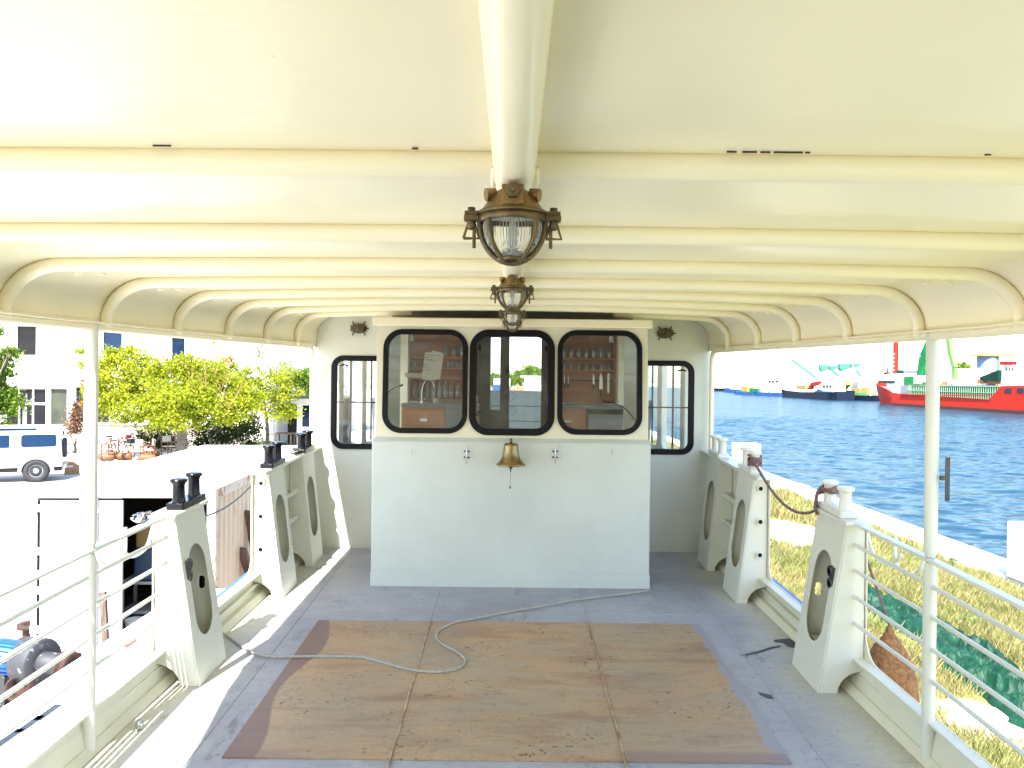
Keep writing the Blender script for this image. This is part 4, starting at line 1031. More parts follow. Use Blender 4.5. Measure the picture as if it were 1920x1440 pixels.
# hanging lamps
m_ = bpy.data.materials.new('ribbed_lamp_glass'); m_.use_nodes = True; b_ = m_.node_tree.nodes['Principled BSDF']
b_.inputs['Base Color'].default_value = (.93, .95, .93, 1); b_.inputs['Transmission Weight'].default_value = 1; b_.inputs['Roughness'].default_value = .03; b_.inputs['IOR'].default_value = 1.42; M['lamp_glass'] = m_
def hanging_lamp():
    root = empty('caged_lamp'); 
    # origin: top of the cap; z down
    cap = MB(); cap.lathe([(0.0, 0.004), (.013, .004), (.015, -.006), (.022, -.008), (.034, -.020), (.043, -.034), (.045, -.037), (0, -.037)], n=28)
    cap.box(-.015, .015, -.044, -.02, -.035, -.007)
    for an in (200, 340): cap.tube([(.026 * math.cos(rad(an)), .026 * math.sin(rad(an)), -.014), (.040 * math.cos(rad(an)), .040 * math.sin(rad(an)), -.016)], .009, 12)
    cap.build('cap', M['brass_light'], root, bevel=.0015)
    nut = MB().lathe([(0, .012), (.0035, .012), (.004, .006), (.010, .006), (.011, 0), (.011, -.002)], (0, -.046, -.017), 6, Matrix.Rotation(rad(90), 3, 'X'), smooth=False); nut.build('nut', M['brass'], root)
    fl = MB(); fl.lathe([(.030, -.037), (.048, -.037), (.050, -.040), (.048, -.042), (.030, -.042)], n=32)
    for s_ in (-1, 1): fl.box(s_ * .044, s_ * .067, -.011, .011, -.042, -.0375)
    fl.build('flange', M['brass'], root)
    rg = MB(); rg.lathe([(.040, -.0425), (.0475, -.0425), (.0475, -.052), (.040, -.052), (.040, -.0425)], n=32)
    for s_ in (-1, 1): rg.box(s_ * .043, s_ * .068, -.010, .010, -.050, -.0428)
    # cage: four meridian straps + bottom ring
    R0 = .046
    for k in range(4):
        a = rad(45 + 90 * k) if True else 0
        pts = [(R0 * math.cos(t) * math.cos(a), R0 * math.cos(t) * math.sin(a), -.052 - .057 * math.sin(t)) for t in [rad(x) for x in range(0, 76, 8)]]
        rg.tube(pts, .0034, 8)
    for k in range(2):
        a = rad(90 * k); pts = [(R0 * math.cos(t) * math.cos(a), R0 * math.cos(t) * math.sin(a), -.052 - .057 * math.sin(t)) for t in [rad(x) for x in range(0, 181, 9)]]
        if k == 0: rg.tube(pts, .0042, 8)
    cr_ = .019; rg.tube([(cr_ * math.cos(rad(x)), cr_ * math.sin(rad(x)), -.1035) for x in range(0, 361, 15)], .003, 6, caps=False)
    rg.build('guard', M['brass'], root)
    # ribbed glass dome
    g = MB(); n = 104; V = []; prof = [(.040, -.046), (.0395, -.060), (.038, -.072), (.034, -.083), (.027, -.091), (.018, -.096), (.008, -.0985), (.001, -.099)]
    for r, z in prof:
        for k in range(n): rr = r * (1 + (.035 if k % 2 else -.035)); V.append((rr * math.cos(2 * math.pi * k / n), rr * math.sin(2 * math.pi * k / n), z))
    g.add(V, [(i * n + k, i * n + (k + 1) % n, (i + 1) * n + (k + 1) % n, (i + 1) * n + k) for i in range(len(prof) - 1) for k in range(n)], False)
    g.build('glass_dome', M['lamp_glass'], root)
    MB().lathe([(0, -.045), (.012, -.048), (.016, -.066), (.012, -.080), (0, -.084)], n=16).build('bulb', M['interior'], root)
    MB().lathe([(.038, -.0435), (.036, -.048), (.02, -.046), (0, -.046)], n=24).build('reflector', M['interior'], root)
    for s_ in (-1, 1):
        x = s_ * .058; b = MB()
        b.tube([(x, 0, -.034), (x, 0, -.062)], .0035, 8); b.lathe([(.0055, -.0365), (.0055, -.031), (0, -.031)], (x, 0, 0), 8)
        b.lathe([(.006, -.0505), (.007, -.058), (.0045, -.062), (0, -.063)], (x, 0, 0), 10)
        tri = [(x - .011, 0, -.0745), (x + .011, 0, -.0745), (x + .004, 0, -.052), (x - .004, 0, -.052), (x - .011, 0, -.0745)]
        b.tube(tri, .0022, 6); b.tube([(x - s_ * .004, 0, -.062), (x - s_ * .004, 0, -.088)], .0026, 6)
        b.build('wing_nut', M['brass'], root)
    return root
lp0 = None
for Y, lb in ((1.33, 'large caged brass lamp nearest the camera under the roof pipe'), (2.60, 'second caged brass lamp under the roof pipe'), (4.15, 'third caged brass lamp under the roof pipe'), (5.62, 'farthest caged brass lamp under the roof pipe, before the middle window')):
    if lp0 is None: lp0 = o = hanging_lamp()
    else: o = copy_tree(lp0)
    o.location = (P(958, 500, Y).x * 0 - .002, Y, zc(Y) - .040 - .0345 + .002); o.scale = (1.14, 1.14, 1.14) if Y < 2 else (1, 1, 1); tag(o, lb, 'lamp', 'caged lamps under the roof pipe')
    st = MB().tube([(0, 0, .001), (0, 0, .006)], .012, 12)
# oval wall lamps
def wall_lamp():
    root = empty('bulkhead_lamp')
    MB().lathe([(.038, 0), (.042, -.006), (.040, -.016), (.034, -.018), (0, -.018)], n=28, R=Matrix.Rotation(rad(-90), 3, 'X') , sx=1.65, sy=1.0).build('base', M['brass'], root)
    MB().lathe([(.033, -.018), (.032, -.032), (.024, -.045), (.012, -.051), (0, -.053)], n=28, R=Matrix.Rotation(rad(-90), 3, 'X'), sx=1.7).build('glass_dome', M['lamp_glass'], root)
    cg = MB()
    for t in (-.5, 0, .5):
        h = .044 * math.sqrt(1 - t * t * .8); cg.tube([(t * .075, -.018, -h), (t * .075, -.05, -h * .8), (t * .075, -.062, 0), (t * .075, -.05, h * .8), (t * .075, -.018, h)], .0035, 8)
    for t in (-.35, .35): cg.tube([(-.066, -.018, t * .06), (-.055, -.05, t * .06), (0, -.062, t * .06), (.055, -.05, t * .06), (.066, -.018, t * .06)], .0035, 8)
    for sx in (-1, 1):
        for sz in (-1, 1): cg.tube([(sx * .045, -.008, sz * .035), (sx * .052, -.012, sz * .058)], .005, 8)
    cg.tube([(.064, -.01, 0), (.085, -.012, 0)], .006, 8)
    cg.build('guard', M['brass'], root); return root
wl0 = None
for px, py, sd in ((673, 616, 'left'), (1247, 625, 'right')):
    o = wall_lamp() if wl0 is None else copy_tree(wl0); wl0 = wl0 or o
    o.location = P(px, py, WY - .001); tag(o, f'oval caged bulkhead lamp above the {sd} corner window', 'lamp', 'oval bulkhead lamps')
#PART2

# =================================================================== SHORE, PORT SIDE
def lpart(name, mb, m, root, **k):
    o = mb.build(name, m, None, **k); o.parent = root; return o
M['stucco'] = mat('white_stucco', (0.80, 0.79, 0.76), 0.85, var=0.06, vscale=0.6, bump=0.2, bscale=20)
M['win_dark'] = mat('dark_window_glass', (0.012, 0.012, 0.018), 0.12, spec=0.2, var=0.5, vscale=0.8)
M['win_blue'] = mat('blue_window_glass', (0.005, 0.022, 0.06), 0.10, spec=0.2, var=0.3, vscale=1.0)
M['win_grey'] = mat('olive_window_glass', (0.06, 0.07, 0.05), 0.15, spec=0.3, c2=(0.03, 0.035, 0.03), vscale=0.8)
M['grey_metal'] = mat('grey_metal', (0.25, 0.26, 0.28), 0.45, 0.3)
M['container'] = rusty('container_paint', (0.74, 0.70, 0.64), (0.40, 0.17, 0.06), 0.5, thr=0.64, scale=2.2)
M['container_side'] = rusty('container_side_shaded', (0.60, 0.45, 0.29), (0.36, 0.16, 0.06), 0.5, thr=0.60, scale=1.6)  # same paint as the roof, coloured tan for the side in shade
M['container_edge'] = rusty('container_edge_paint', (0.62, 0.50, 0.38), (0.34, 0.14, 0.05), 0.6, thr=0.52, scale=3.5)
M['rust'] = mat('rust', (0.06, 0.026, 0.016), 0.85, c2=(0.03, 0.015, 0.012), vscale=12, bump=0.5)
M['old_wood'] = mat('weathered_wood', (0.16, 0.11, 0.085), 0.8, c2=(0.08, 0.05, 0.04), vscale=8, stretch=(3, 3, 0.6), bump=0.4)
M['teak'] = mat('orange_teak', (0.20, 0.065, 0.018), 0.5, c2=(0.12, 0.04, 0.012), vscale=6)
M['canvas'] = mat('white_canvas', (0.72, 0.68, 0.60), 0.9, var=0.1)
M['tyre'] = mat('tyre_rubber', (0.025, 0.025, 0.028), 0.8, bump=0.3)
M['bark'] = mat('bark', (0.20, 0.17, 0.13), 0.9, c2=(0.10, 0.08, 0.06), vscale=8, bump=0.6, bscale=30)
M['twig'] = mat('red_brown_twig', (0.28, 0.15, 0.10), 0.9)

# white building
BY = 46.0
bl = tag(empty('apartment_building', (P(250, 720, BY).x, BY, 0)), 'white rendered building with dark and blue windows behind the trees', 'building')
bx0, bx1 = -52.0, P(505, 720, BY).x; bh_ = 9.5
wins = [(26, 67, 609, 668, 'win_dark'), (96, 148, 618, 678, 'blind'), (188, 228, 600, 664, 'win_blue'), (317, 346, 631, 682, 'win_blue'), (-60, -10, 609, 668, 'win_dark'), (7, 86, 727, 803, 'shop'), (90, 126, 727, 803, 'win_grey'), (137, 205, 724, 795, 'win_dark'), (-90, -5, 727, 803, 'shop')]
R_ = []
for x0, x1, y0, y1, k in wins:
    R_.append((P(x0, 720, BY).x, P(x1, 720, BY).x, P((x0 + x1) / 2, y1, BY).z, P((x0 + x1) / 2, y0, BY).z, k))
wm = MB(); wm.plate([(bx0, 0), (bx1, 0), (bx1, bh_), (bx0, bh_)], [[(a, c), (b, c), (b, d), (a, d)] for a, b, c, d, k in R_], lambda u, v, w_: (u, BY + w_, v), 0.35)
wm.build('front_wall', M['stucco'], bl)
MB().box(bx0, bx1 - .002, BY + .352, BY + 12, 0, bh_ - .003).build('side_wall', M['stucco'], bl)
MB().box(bx0 - .2, bx1 + .2, BY - .25, BY + 12.2, bh_, bh_ + .25).build('roof', M['grey_metal'], bl)
for a, b, c, d, k in R_:
    fr = MB(); f_ = .07
    fr.plate([(a + .001, c + .001), (b - .001, c + .001), (b - .001, d - .001), (a + .001, d - .001)], [[(a + f_, c + f_), (b - f_, c + f_), (b - f_, d - f_), (a + f_, d - f_)]], lambda u, v, w_: (u, BY + .16 + w_, v), 0.06)
    if k == 'shop':
        for t in (.33, .66): fr.box(a + (b - a) * t - .04, a + (b - a) * t + .04, BY + .15, BY + .21, c + f_, d - f_)
        fr.box(a + f_, b - f_, BY + .155, BY + .205, c + (d - c) * .58, c + (d - c) * .58 + .12)
    w_ = fr.build('window', M['stucco'] if k != 'win_blue' else M['stucco'], bl)
    pm_ = M['stucco'] if k == 'blind' else M['win_dark'] if k == 'shop' else M[k]
    MB().box(a + .02, b - .02, BY + .225, BY + .26, c + .02, d - .02).build('shutter' if k == 'blind' else 'pane', pm_, w_)
    if d > 4.5: MB().box(a - .12, b + .18, BY - .16, BY - .001, c - .14, c - .04).build('sill', M['stucco'], w_)

# low white house and shed at the right end
hs = tag(empty('low_house', (P(540, 720, 56).x, 56, 0)), 'low white house with pale pitched roof at the far end of the yard', 'house')
hx0, hx1 = P(470, 720, 56).x, P(640, 720, 56).x; hz = P(540, 690, 56).z; hr = P(540, 650, 56).z
MB().box(hx0, hx1, 56, 62, 0, hz).build('wall', M['stucco'], hs)
MB().hexa([(hx0 - .3, 55.6, hz), (hx1 + .3, 55.6, hz), (hx1 + .3, 62.4, hz), (hx0 - .3, 62.4, hz), (hx0 - .3, 58.8, hr), (hx1 + .3, 58.8, hr), (hx1 + .3, 59.2, hr), (hx0 - .3, 59.2, hr)]).build('roof', mat('pale_roof', (0.62, 0.60, 0.60), .8, var=.15), hs)
SY = 44.0
sh = tag(empty('garden_shed', (P(550, 720, SY).x, SY, 0)), 'white open-fronted shed with corrugated roof beyond the container', 'shed')
def PX(px, Y): return P(px, 760, Y).x
def PZ(px, py, Y): return P(px, py, Y).z
sx0, sx1 = PX(508, SY), PX(640, SY); sz = PZ(550, 746, SY)
cr_ = MB()
for i in range(40):
    x = sx0 + (sx1 - sx0) * i / 40; x2 = x + (sx1 - sx0) / 40 * .55; cr_.box(x, x2, SY - .5, SY + 3, sz, sz + .10)
cr_.box(sx0, sx1, SY - .48, SY + 3, sz - .03, sz - .001); cr_.build('roof', M['grey_metal'], sh)
wl_ = MB(); ox0, ox1, oz = PX(519, SY), PX(557, SY), PZ(540, 757, SY); gx0_, gx1_ = PX(567, SY), PX(583, SY); gz0_, gz1_ = PZ(575, 800, SY), PZ(575, 760, SY)
wl_.plate([(sx0 + .1, 0), (ox0, 0), (ox0, oz), (ox1, oz), (ox1, 0), (sx1, 0), (sx1, sz - .04), (sx0 + .1, sz - .04)], [[(gx0_, gz0_), (gx1_, gz0_), (gx1_, gz1_), (gx0_, gz1_)]], lambda u, v, w_: (u, SY + w_, v), .1); wl_.build('front_wall', M['stucco'], sh)
MB().box(gx0_ + .01, gx1_ - .01, SY + .03, SY + .06, gz0_ + .01, gz1_ - .01).build('window', M['win_blue'], sh)
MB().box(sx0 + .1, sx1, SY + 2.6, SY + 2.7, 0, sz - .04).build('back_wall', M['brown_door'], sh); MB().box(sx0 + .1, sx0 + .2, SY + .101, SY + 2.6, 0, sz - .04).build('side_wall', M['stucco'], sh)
tb = tag(empty('work_table', (PX(537, 43.3), 43.3, 0)), 'brown wooden table standing in front of the dark shed opening', 'table')
a, b = PX(519, 43.3), PX(551, 43.3); MB().box(a, b, 42.9, 43.7, .78, .84).build('table_top', M['old_wood'], tb)
for x in (a + .05, b - .05):
    for y in (42.95, 43.65): MB().box(x - .035, x + .035, y - .035, y + .035, 0, .78).build('leg', M['old_wood'], tb)

# garden wall
GY = 43.0
gw = MB(); g0, g1 = PX(150, GY), PX(455, GY); gz_ = PZ(260, 797, GY)
gw.box(g0, g1, GY, GY + .25, 0, gz_); gwr = tag(empty('garden_wall', ((g0 + g1) / 2, GY, 0)), 'grey garden wall with flat coping under the yellow-green tree', 'wall')
gw.build('wall_body', mat('grey_render', (0.40, 0.35, 0.32), .9, var=.2, vscale=1), gwr); MB().box(g0 - .05, g1 + .05, GY - .08, GY + .33, gz_, gz_ + .10).build('coping', M['stucco'], gwr)

# ---- trees
def leaves(blobs, size, per, dist, clump=0.34, seed=1, flat=0.0):
    r = np.random.default_rng(seed); V = []; 
    for (c, rx, ry, rz, nclump) in blobs:
        u = r.normal(size=(nclump, 3)); u /= np.linalg.norm(u, axis=1)[:, None]; rr = r.uniform(0.35, 1.0, nclump) ** 0.6
        cc = np.array(c) + u * rr[:, None] * np.array([rx, ry, rz])
        for k in range(nclump):
            m = int(per * r.uniform(.5, 1.4)); cs = clump * r.uniform(.5, 1.4)
            p = cc[k] + r.normal(size=(m, 3)) * cs * np.array([.6, .6, .42])
            n1 = r.normal(size=(m, 3)); n1 /= np.linalg.norm(n1, axis=1)[:, None]
            n2 = np.cross(n1, r.normal(size=(m, 3))); n2 /= np.linalg.norm(n2, axis=1)[:, None]
            s_ = size * r.uniform(.6, 1.35, m)[:, None]
            q = np.stack([p - n1 * s_ * .5, p + n2 * s_ * .32, p + n1 * s_ * .5, p - n2 * s_ * .32], axis=1)
            V.append(q.reshape(-1, 3))
    V = np.concatenate(V); nq = len(V) // 4
    me = bpy.data.meshes.new('leaves'); me.vertices.add(len(V)); me.vertices.foreach_set('co', V.ravel().astype(np.float32))
    me.loops.add(nq * 4); me.loops.foreach_set('vertex_index', np.arange(nq * 4, dtype=np.int32))
    me.polygons.add(nq); me.polygons.foreach_set('loop_start', np.arange(0, nq * 4, 4, dtype=np.int32))
    me.polygons.foreach_set('loop_total', np.full(nq, 4, dtype=np.int32)); me.update(calc_edges=True); me.validate()
    return me
def tree(name, label, base, blobs, lm, size=.16, per=34, clump=.34, seed=1, trunk_r=.16, fork=1.6, limbs=9, cat='tree', group=None, crown='crown', bark=None, bare=0):
    rnd = random.Random(seed); base = Vector(base)
    root = tag(empty(name, base), label, cat, group)
    t = MB(); f = base + Vector((rnd.uniform(-.1, .1), 0, fork))
    if trunk_r:
        t.tube(bez([base, base + Vector((.03, 0, fork * .5)), f], 5), [trunk_r * (1.15 - .35 * k / 10) for k in range(11)], 10)
        bl_ = list(blobs)
        for k in range(limbs):
            c = bl_[k % len(bl_)]; tgt = Vector(c[0]) + Vector((rnd.uniform(-.6, .6) * c[1], rnd.uniform(-.5, .5) * c[2], rnd.uniform(-.1, .7) * c[3]))
            mid = f.lerp(tgt, .5) + Vector((rnd.uniform(-.2, .2), rnd.uniform(-.2, .2), .15))
            pts = bez([f - Vector((0, 0, .1)), mid, tgt], 6); t.tube(pts, [trunk_r * .55 * (1 - .85 * i / (len(pts) - 1)) for i in range(len(pts))], 6)
            for _ in range(3):
                p0 = pts[rnd.randint(5, len(pts) - 2)]; p1 = p0 + Vector((rnd.uniform(-.5, .5), rnd.uniform(-.5, .5), rnd.uniform(.2, .8)))
                t.tube([p0, p0.lerp(p1, .5) + Vector((0, 0, .04)), p1], [trunk_r * .12, trunk_r * .08, trunk_r * .03], 5)
        t.build('trunk', bark or M['bark'], root)
    me = leaves(blobs, size, per, 0, clump, seed)
    me.materials.append(lm); o = bpy.data.objects.new(crown, me); col.objects.link(o)
    o.parent = root; me.transform(Matrix.Translation(-base))
    return root
def pb(px, py, rpx, D, n, rz=None, dy=0.0, ry=None):
    c = P(px, py, D + dy); r = rpx / F * D; return (tuple(c), r, (ry if ry else r), (rz / F * D if rz else r * .8), n)
YG = leaf_mat('yellow_green_leaves', [(0.0, (0.09, 0.14, 0.014)), (0.3, (0.22, 0.28, 0.022)), (0.65, (0.38, 0.41, 0.035)), (1.0, (0.48, 0.43, 0.05))])
MG = leaf_mat('mid_green_leaves', [(0.0, (0.05, 0.10, 0.015)), (0.5, (0.13, 0.22, 0.03)), (1.0, (0.30, 0.36, 0.06))])
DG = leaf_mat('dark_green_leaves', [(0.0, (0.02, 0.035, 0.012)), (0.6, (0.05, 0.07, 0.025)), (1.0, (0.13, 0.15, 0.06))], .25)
RD = leaf_mat('red_orange_leaves', [(0.0, (0.35, 0.05, 0.03)), (0.5, (0.45, 0.14, 0.05)), (1.0, (0.28, 0.24, 0.08))])
BR = leaf_mat('brown_conifer_needles', [(0.0, (0.10, 0.05, 0.03)), (0.5, (0.22, 0.12, 0.08)), (1.0, (0.30, 0.20, 0.13))], .2)
D = 38.0
tb_ = GD(340, 858); D1 = tb_.y
tree('maple_tree', 'broad yellow-green tree spreading over the wooden chairs', tb_,
     [pb(205, 675, 26, D1, 22), pb(165, 688, 16, D1, 8), pb(212, 730, 50, D1, 60, dy=-.4), pb(262, 705, 50, D1, 60), pb(300, 755, 55, D1, 70, dy=-1), pb(325, 705, 45, D1, 42, dy=.6),
      pb(372, 735, 45, D1, 48), pb(395, 765, 45, D1, 55, dy=-.6), pb(435, 770, 35, D1, 32), pb(245, 765, 45, D1, 50, dy=-.6), pb(180, 745, 30, D1, 20), pb(340, 778, 40, D1, 36, dy=-1.2), pb(420, 715, 34, D1, 34, dy=.8), pb(455, 745, 34, D1, 34, dy=.5), pb(360, 690, 34, D1, 30, dy=.3), pb(390, 700, 28, D1, 24), pb(345, 745, 40, D1, 40, dy=-1.3), pb(250, 668, 30, D1, 16), pb(160, 660, 12, D1, 4)],
     YG, size=.135, per=66, seed=4, trunk_r=.24, fork=1.7, limbs=13, bare=1)
# bare reddish shoots standing out of the crown
bt_ = MB(); rnd = random.Random(5)
sr = tag(empty('bare_shrub', GD(400, 850)), 'bare reddish twigs rising out of the yellow-green crown', 'shrub')
for i in range(12):
    p0 = P(rnd.uniform(340, 420), rnd.uniform(745, 790), D1 - .9 + rnd.uniform(-.4, .4)); ang = rnd.uniform(-.5, .7)
    p1 = p0 + Vector((ang * 1.6, rnd.uniform(-.3, .3), rnd.uniform(1.2, 2.5)))
    bt_.tube([p0, p0.lerp(p1, .5) + Vector((.08, 0, 0)), p1], [.022, .014, .004], 5)
    for _ in range(3):
        a = p0.lerp(p1, rnd.uniform(.4, .9)); bt_.tube([a, a + Vector((rnd.uniform(-.25, .3), 0, rnd.uniform(.15, .4)))], [.008, .003], 4)
bt_.build('twigs', M['twig'], sr)
tree('young_tree', 'loose light-green tree between the maple and the white shed', GD(500, 838), [pb(470, 735, 32, 42, 24), pb(510, 725, 34, 42, 26), pb(505, 765, 40, 42, 34), pb(470, 705, 24, 42, 12), pb(545, 735, 24, 42, 14), pb(420, 690, 24, 42, 16), pb(450, 715, 24, 42, 18), pb(530, 700, 26, 42, 16), pb(407, 655, 8, 42, 3, rz=22), pb(540, 775, 22, 42, 10)], YG, size=.13, per=50, seed=8, trunk_r=.10, fork=1.8)
tree('green_tree', 'darker green leafy tree beside the deckhouse opening', GD(560, 836), [pb(575, 700, 16, 43, 10), pb(580, 725, 24, 43, 28), pb(555, 715, 18, 43, 12), pb(612, 730, 30, 43, 25), pb(482, 668, 7, 43, 3, rz=22)], MG, size=.16, per=36, seed=12, trunk_r=.10, fork=1.9)
tree('street_tree', 'green tree at the far left in front of the shop windows', GD(-45, 870), [pb(-10, 690, 30, 36, 34), pb(15, 668, 18, 36, 12), pb(-30, 740, 45, 36, 55), pb(8, 745, 30, 36, 34), pb(0, 775, 32, 36, 22), pb(-45, 690, 35, 36, 30), pb(-20, 620, 22, 36, 10)], MG, size=.16, per=38, seed=21, trunk_r=.16, fork=1.5)
tree('redbud_shoot', 'slender shoots with red leaves beside the stanchion', GD(165, 850), [pb(160, 725, 9, 39, 4, rz=20), pb(163, 760, 12, 39, 6), pb(430, 672, 8, 39, 2)], RD, size=.13, per=22, seed=31, trunk_r=.05, fork=1.4, limbs=3, clump=.22, cat='shrub')
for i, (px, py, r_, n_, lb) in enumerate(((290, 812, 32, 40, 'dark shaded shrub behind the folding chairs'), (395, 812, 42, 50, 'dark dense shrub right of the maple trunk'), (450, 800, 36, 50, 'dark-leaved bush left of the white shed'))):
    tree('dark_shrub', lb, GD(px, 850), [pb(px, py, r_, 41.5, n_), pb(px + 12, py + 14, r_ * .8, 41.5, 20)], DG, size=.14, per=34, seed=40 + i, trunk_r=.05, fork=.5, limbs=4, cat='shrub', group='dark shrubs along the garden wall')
tree('conifer', 'brown withered dwarf conifer in front of the building', GD(140, 850), [pb(142, 760, 5, 38, 6, rz=14), pb(140, 783, 11, 38, 22, rz=22), pb(139, 800, 12, 38, 22, rz=16)], BR, size=.12, per=26, clump=.16, seed=50, trunk_r=.06, fork=.4, limbs=3, cat='conifer')
gp_ = GD(487, 834); tree('grass_patch', 'low green weeds on the pale yard near the shed', gp_, [(tuple(gp_ + Vector((0, 0, .06))), 1.4, .7, .08, 36)], MG, size=.12, per=26, clump=.2, seed=61, trunk_r=0, cat='weeds')

# white curved sign / weather vane on its pole
sp_ = P(46, 810, 37); sv = tag(empty('pole_sculpture', (sp_.x, 37, 0)), 'white curved bowl shape on a white pole near the left tree', 'sculpture')
MB().box(sp_.x - .06, sp_.x + .06, 36.94, 37.06, 0, PZ(46, 762, 37)).build('pole', M['stucco'], sv)
zz = PZ(46, 757, 37); b = MB(); A_ = []
for k in range(9):
    t = -1 + 2 * k / 8; A_.append((t * .42, .18 * t * t * (1.6 if t > 0 else 1.0)))
lo = [(x, z) for x, z in A_]; up_ = [(x, z + .16 * (1 - abs(x) / .5)) for x, z in A_[::-1]]
b.plate(lo + up_, [], lambda u, v, w_: (sp_.x + u, 36.95 + w_, zz + v), .1); b.plate([(-.1, .12), (.12, .14), (.08, .46)], [], lambda u, v, w_: (sp_.x + u, 36.97 + w_, zz + v), .05)
b.build('bowl', M['stucco'], sv)

# ---- off-road van
VD = GD(68, 899).y; vx = PX(72, VD)
van = empty('offroad_van', (vx, VD, 0), rad(26)); tag(van, 'white boxy off-road van parked left of the container', 'van')
M['rim_'] = mat('rim_grey', (.55, .56, .58), .4, .4)
VW = mat('white_car_paint', (0.80, 0.80, 0.79), .3, coat=.5)
b = MB(); prof = [(-.86, .52), (-.88, .60), (-.88, 1.18), (-.80, 1.78), (-.70, 1.93), (.70, 1.93), (.80, 1.78), (.88, 1.18), (.88, .60), (.86, .52)]
def vbody(x0, x1, prof, slant=0.0):
    n = len(prof); V = [(x0, y, z) for y, z in prof] + [(x1 + (slant * (z - .5)), y, z) for y, z in prof]
    return V, [tuple(range(n - 1, -1, -1)), tuple(range(n, 2 * n))] + [(i, (i + 1) % n, n + (i + 1) % n, n + i) for i in range(n)]
# wheel at local x=0 is the rear wheel; rear end at +1.05; front towards -x
V, Fc = vbody(-2.5, .80, prof, -.05); b.add(V, Fc)
hood = [(-.80, .52), (-.82, 1.08), (-.7, 1.16), (.7, 1.16), (.82, 1.08), (.80, .52)]; V, Fc = vbody(-3.55, -2.5, hood); b.add(V, Fc)
lpart('body', b, VW, van, bevel=.03)
vwn = M['win_blue']
for (x0, x1, z0_, z1_, r_) in ((-.46, .62, 1.23, 1.66, .09), (-1.72, -.80, 1.22, 1.66, .05), (-2.40, -1.85, 1.22, 1.66, .05)):
    for sy in (-1, 1):
        lpart('window', MB().plate(rrect(x0, x1, z0_, z1_, r_, 5), [], lambda u, v, w_, sy=sy: (u, sy * (.885 - (v - 1.18) * .135 + .012 - w_), v), .03), vwn, van)
for sy in (-1, 1): lpart('roof_window', MB().plate(rrect(-1.35, .0, 1.80, 1.885, .035, 5), [], lambda u, v, w_, sy=sy: (u, sy * (.80 - (v - 1.78) * .67 + .012 - w_), v), .03), vwn, van)
for x in (0, -2.75):
    for sy in (-1, 1):
        whl = lpart('wheel', MB().lathe([(.22, -.11), (.37, -.11), (.395, -.07), (.395, .07), (.37, .11), (.22, .11), (.22, -.11)], (x, sy * .81, .395), 30, Matrix.Rotation(rad(90), 3, 'X')), M['tyre'], van)
        r_ = MB().lathe([(0, .10), (.07, .10), (.09, .07), (.15, .055), (.19, .075), (.225, .085), (.225, -.08), (0, -.06)], (x, sy * .81, .395), 24, Matrix.Rotation(rad(-90 * sy), 3, 'X'))
        lpart('rim', r_, M['rim_'], whl)
        arch = MB(); pts_o = [(x + .56 * math.cos(rad(a)), .395 + .50 * math.sin(rad(a))) for a in range(0, 181, 15)]; pts_i = [(x + .44 * math.cos(rad(a)), .395 + .41 * math.sin(rad(a))) for a in range(180, -1, -15)]
        arch.plate(pts_o + pts_i, [], lambda u, v, w_, sy=sy: (u, sy * (.93 - w_), v), .06); lpart('wheel_arch', arch, M['grey_metal'], van)
        lpart('wheel_well', MB().lathe([(0, 0), (.44, 0), (.44, .004), (0, .004)], (x, sy * .884, .44), 24, Matrix.Rotation(rad(90), 3, 'X')), M['tyre'], van)
u_ = MB().box(-3.5, .78, -.7, .7, .36, .52); lpart('chassis', u_, M['tyre'], van)
u_ = MB().box(.80, .92, -.8, .8, .46, .58); u_.box(.9, 1.1, -.05, .05, .40, .46); lpart('rear_bumper', u_, M['grey_metal'], van)
lpart('spare_wheel', MB().lathe([(0, -.07), (.33, -.07), (.36, -.03), (.36, .04), (.33, .07), (0, .07)], (.84, .1, 1.12), 26, Matrix.Rotation(rad(90), 3, 'Y')), M['tyre'], van)

# cardboard box and pole near the container
bx = GD(135, 889); cbx = MB().box(-.24, .24, -.2, .2, 0, .34); cbx.plate([(-.24, .34), (-.15, .50), (.08, .48), (.24, .34)], [], lambda u, v, w_: (u, -.2 + w_, v), .02)
o = cbx.build('cardboard_box', mat('cardboard', (.33, .18, .09), .9, var=.2)); o.location = bx; o.rotation_euler = (0, 0, .4); tag(o, 'open brown cardboard box on the ground behind the van', 'box')

# ---- container
CY = 10.7; th = math.atan((868 - 960) / F)
cnt = empty('shipping_container', (P(402, 912, CY).x, CY, 0), -th); tag(cnt, 'white shipping container with one door open, rusty along its side', 'container')
ctop = P(240, 915, CY).z; cw = P(402, 912, CY).x - P(72, 907, CY).x; L_ = 7.0
# local: x from -cw (left) to 0 (right side facing the boat), y from 0 (aft end) to L_
f = MB()
f.box(-cw, 0, .06, L_, ctop - .05, ctop); lpart('roof', f, M['container'], cnt, bevel=.01)
f = MB(); n_ = 30
for (x, sgn) in ((0.0, 1), (-cw, -1)):
    V = []; 
    for i in range(n_ * 4 + 1):
        ph = i % 4; off = 0 if ph in (0, 1) else -.018; V += [(x + sgn * (off - .01), .1 + (L_ - .15) * i / (n_ * 4), .15), (x + sgn * (off - .01), .1 + (L_ - .15) * i / (n_ * 4), ctop - .12)]
    m_ = MB().add(V, [(2 * i, 2 * i + 2, 2 * i + 3, 2 * i + 1) for i in range(n_ * 4)])
    so_ = lpart('side_panel', m_, M['container_side'], cnt)
fe = MB(); fe.box(.0125, .02, -.008, .10, 0, ctop - .001); fe.box(.0145, .022, .1, L_, ctop - .14, ctop - .004); lpart('edge_strip', fe, M['container_edge'], cnt)
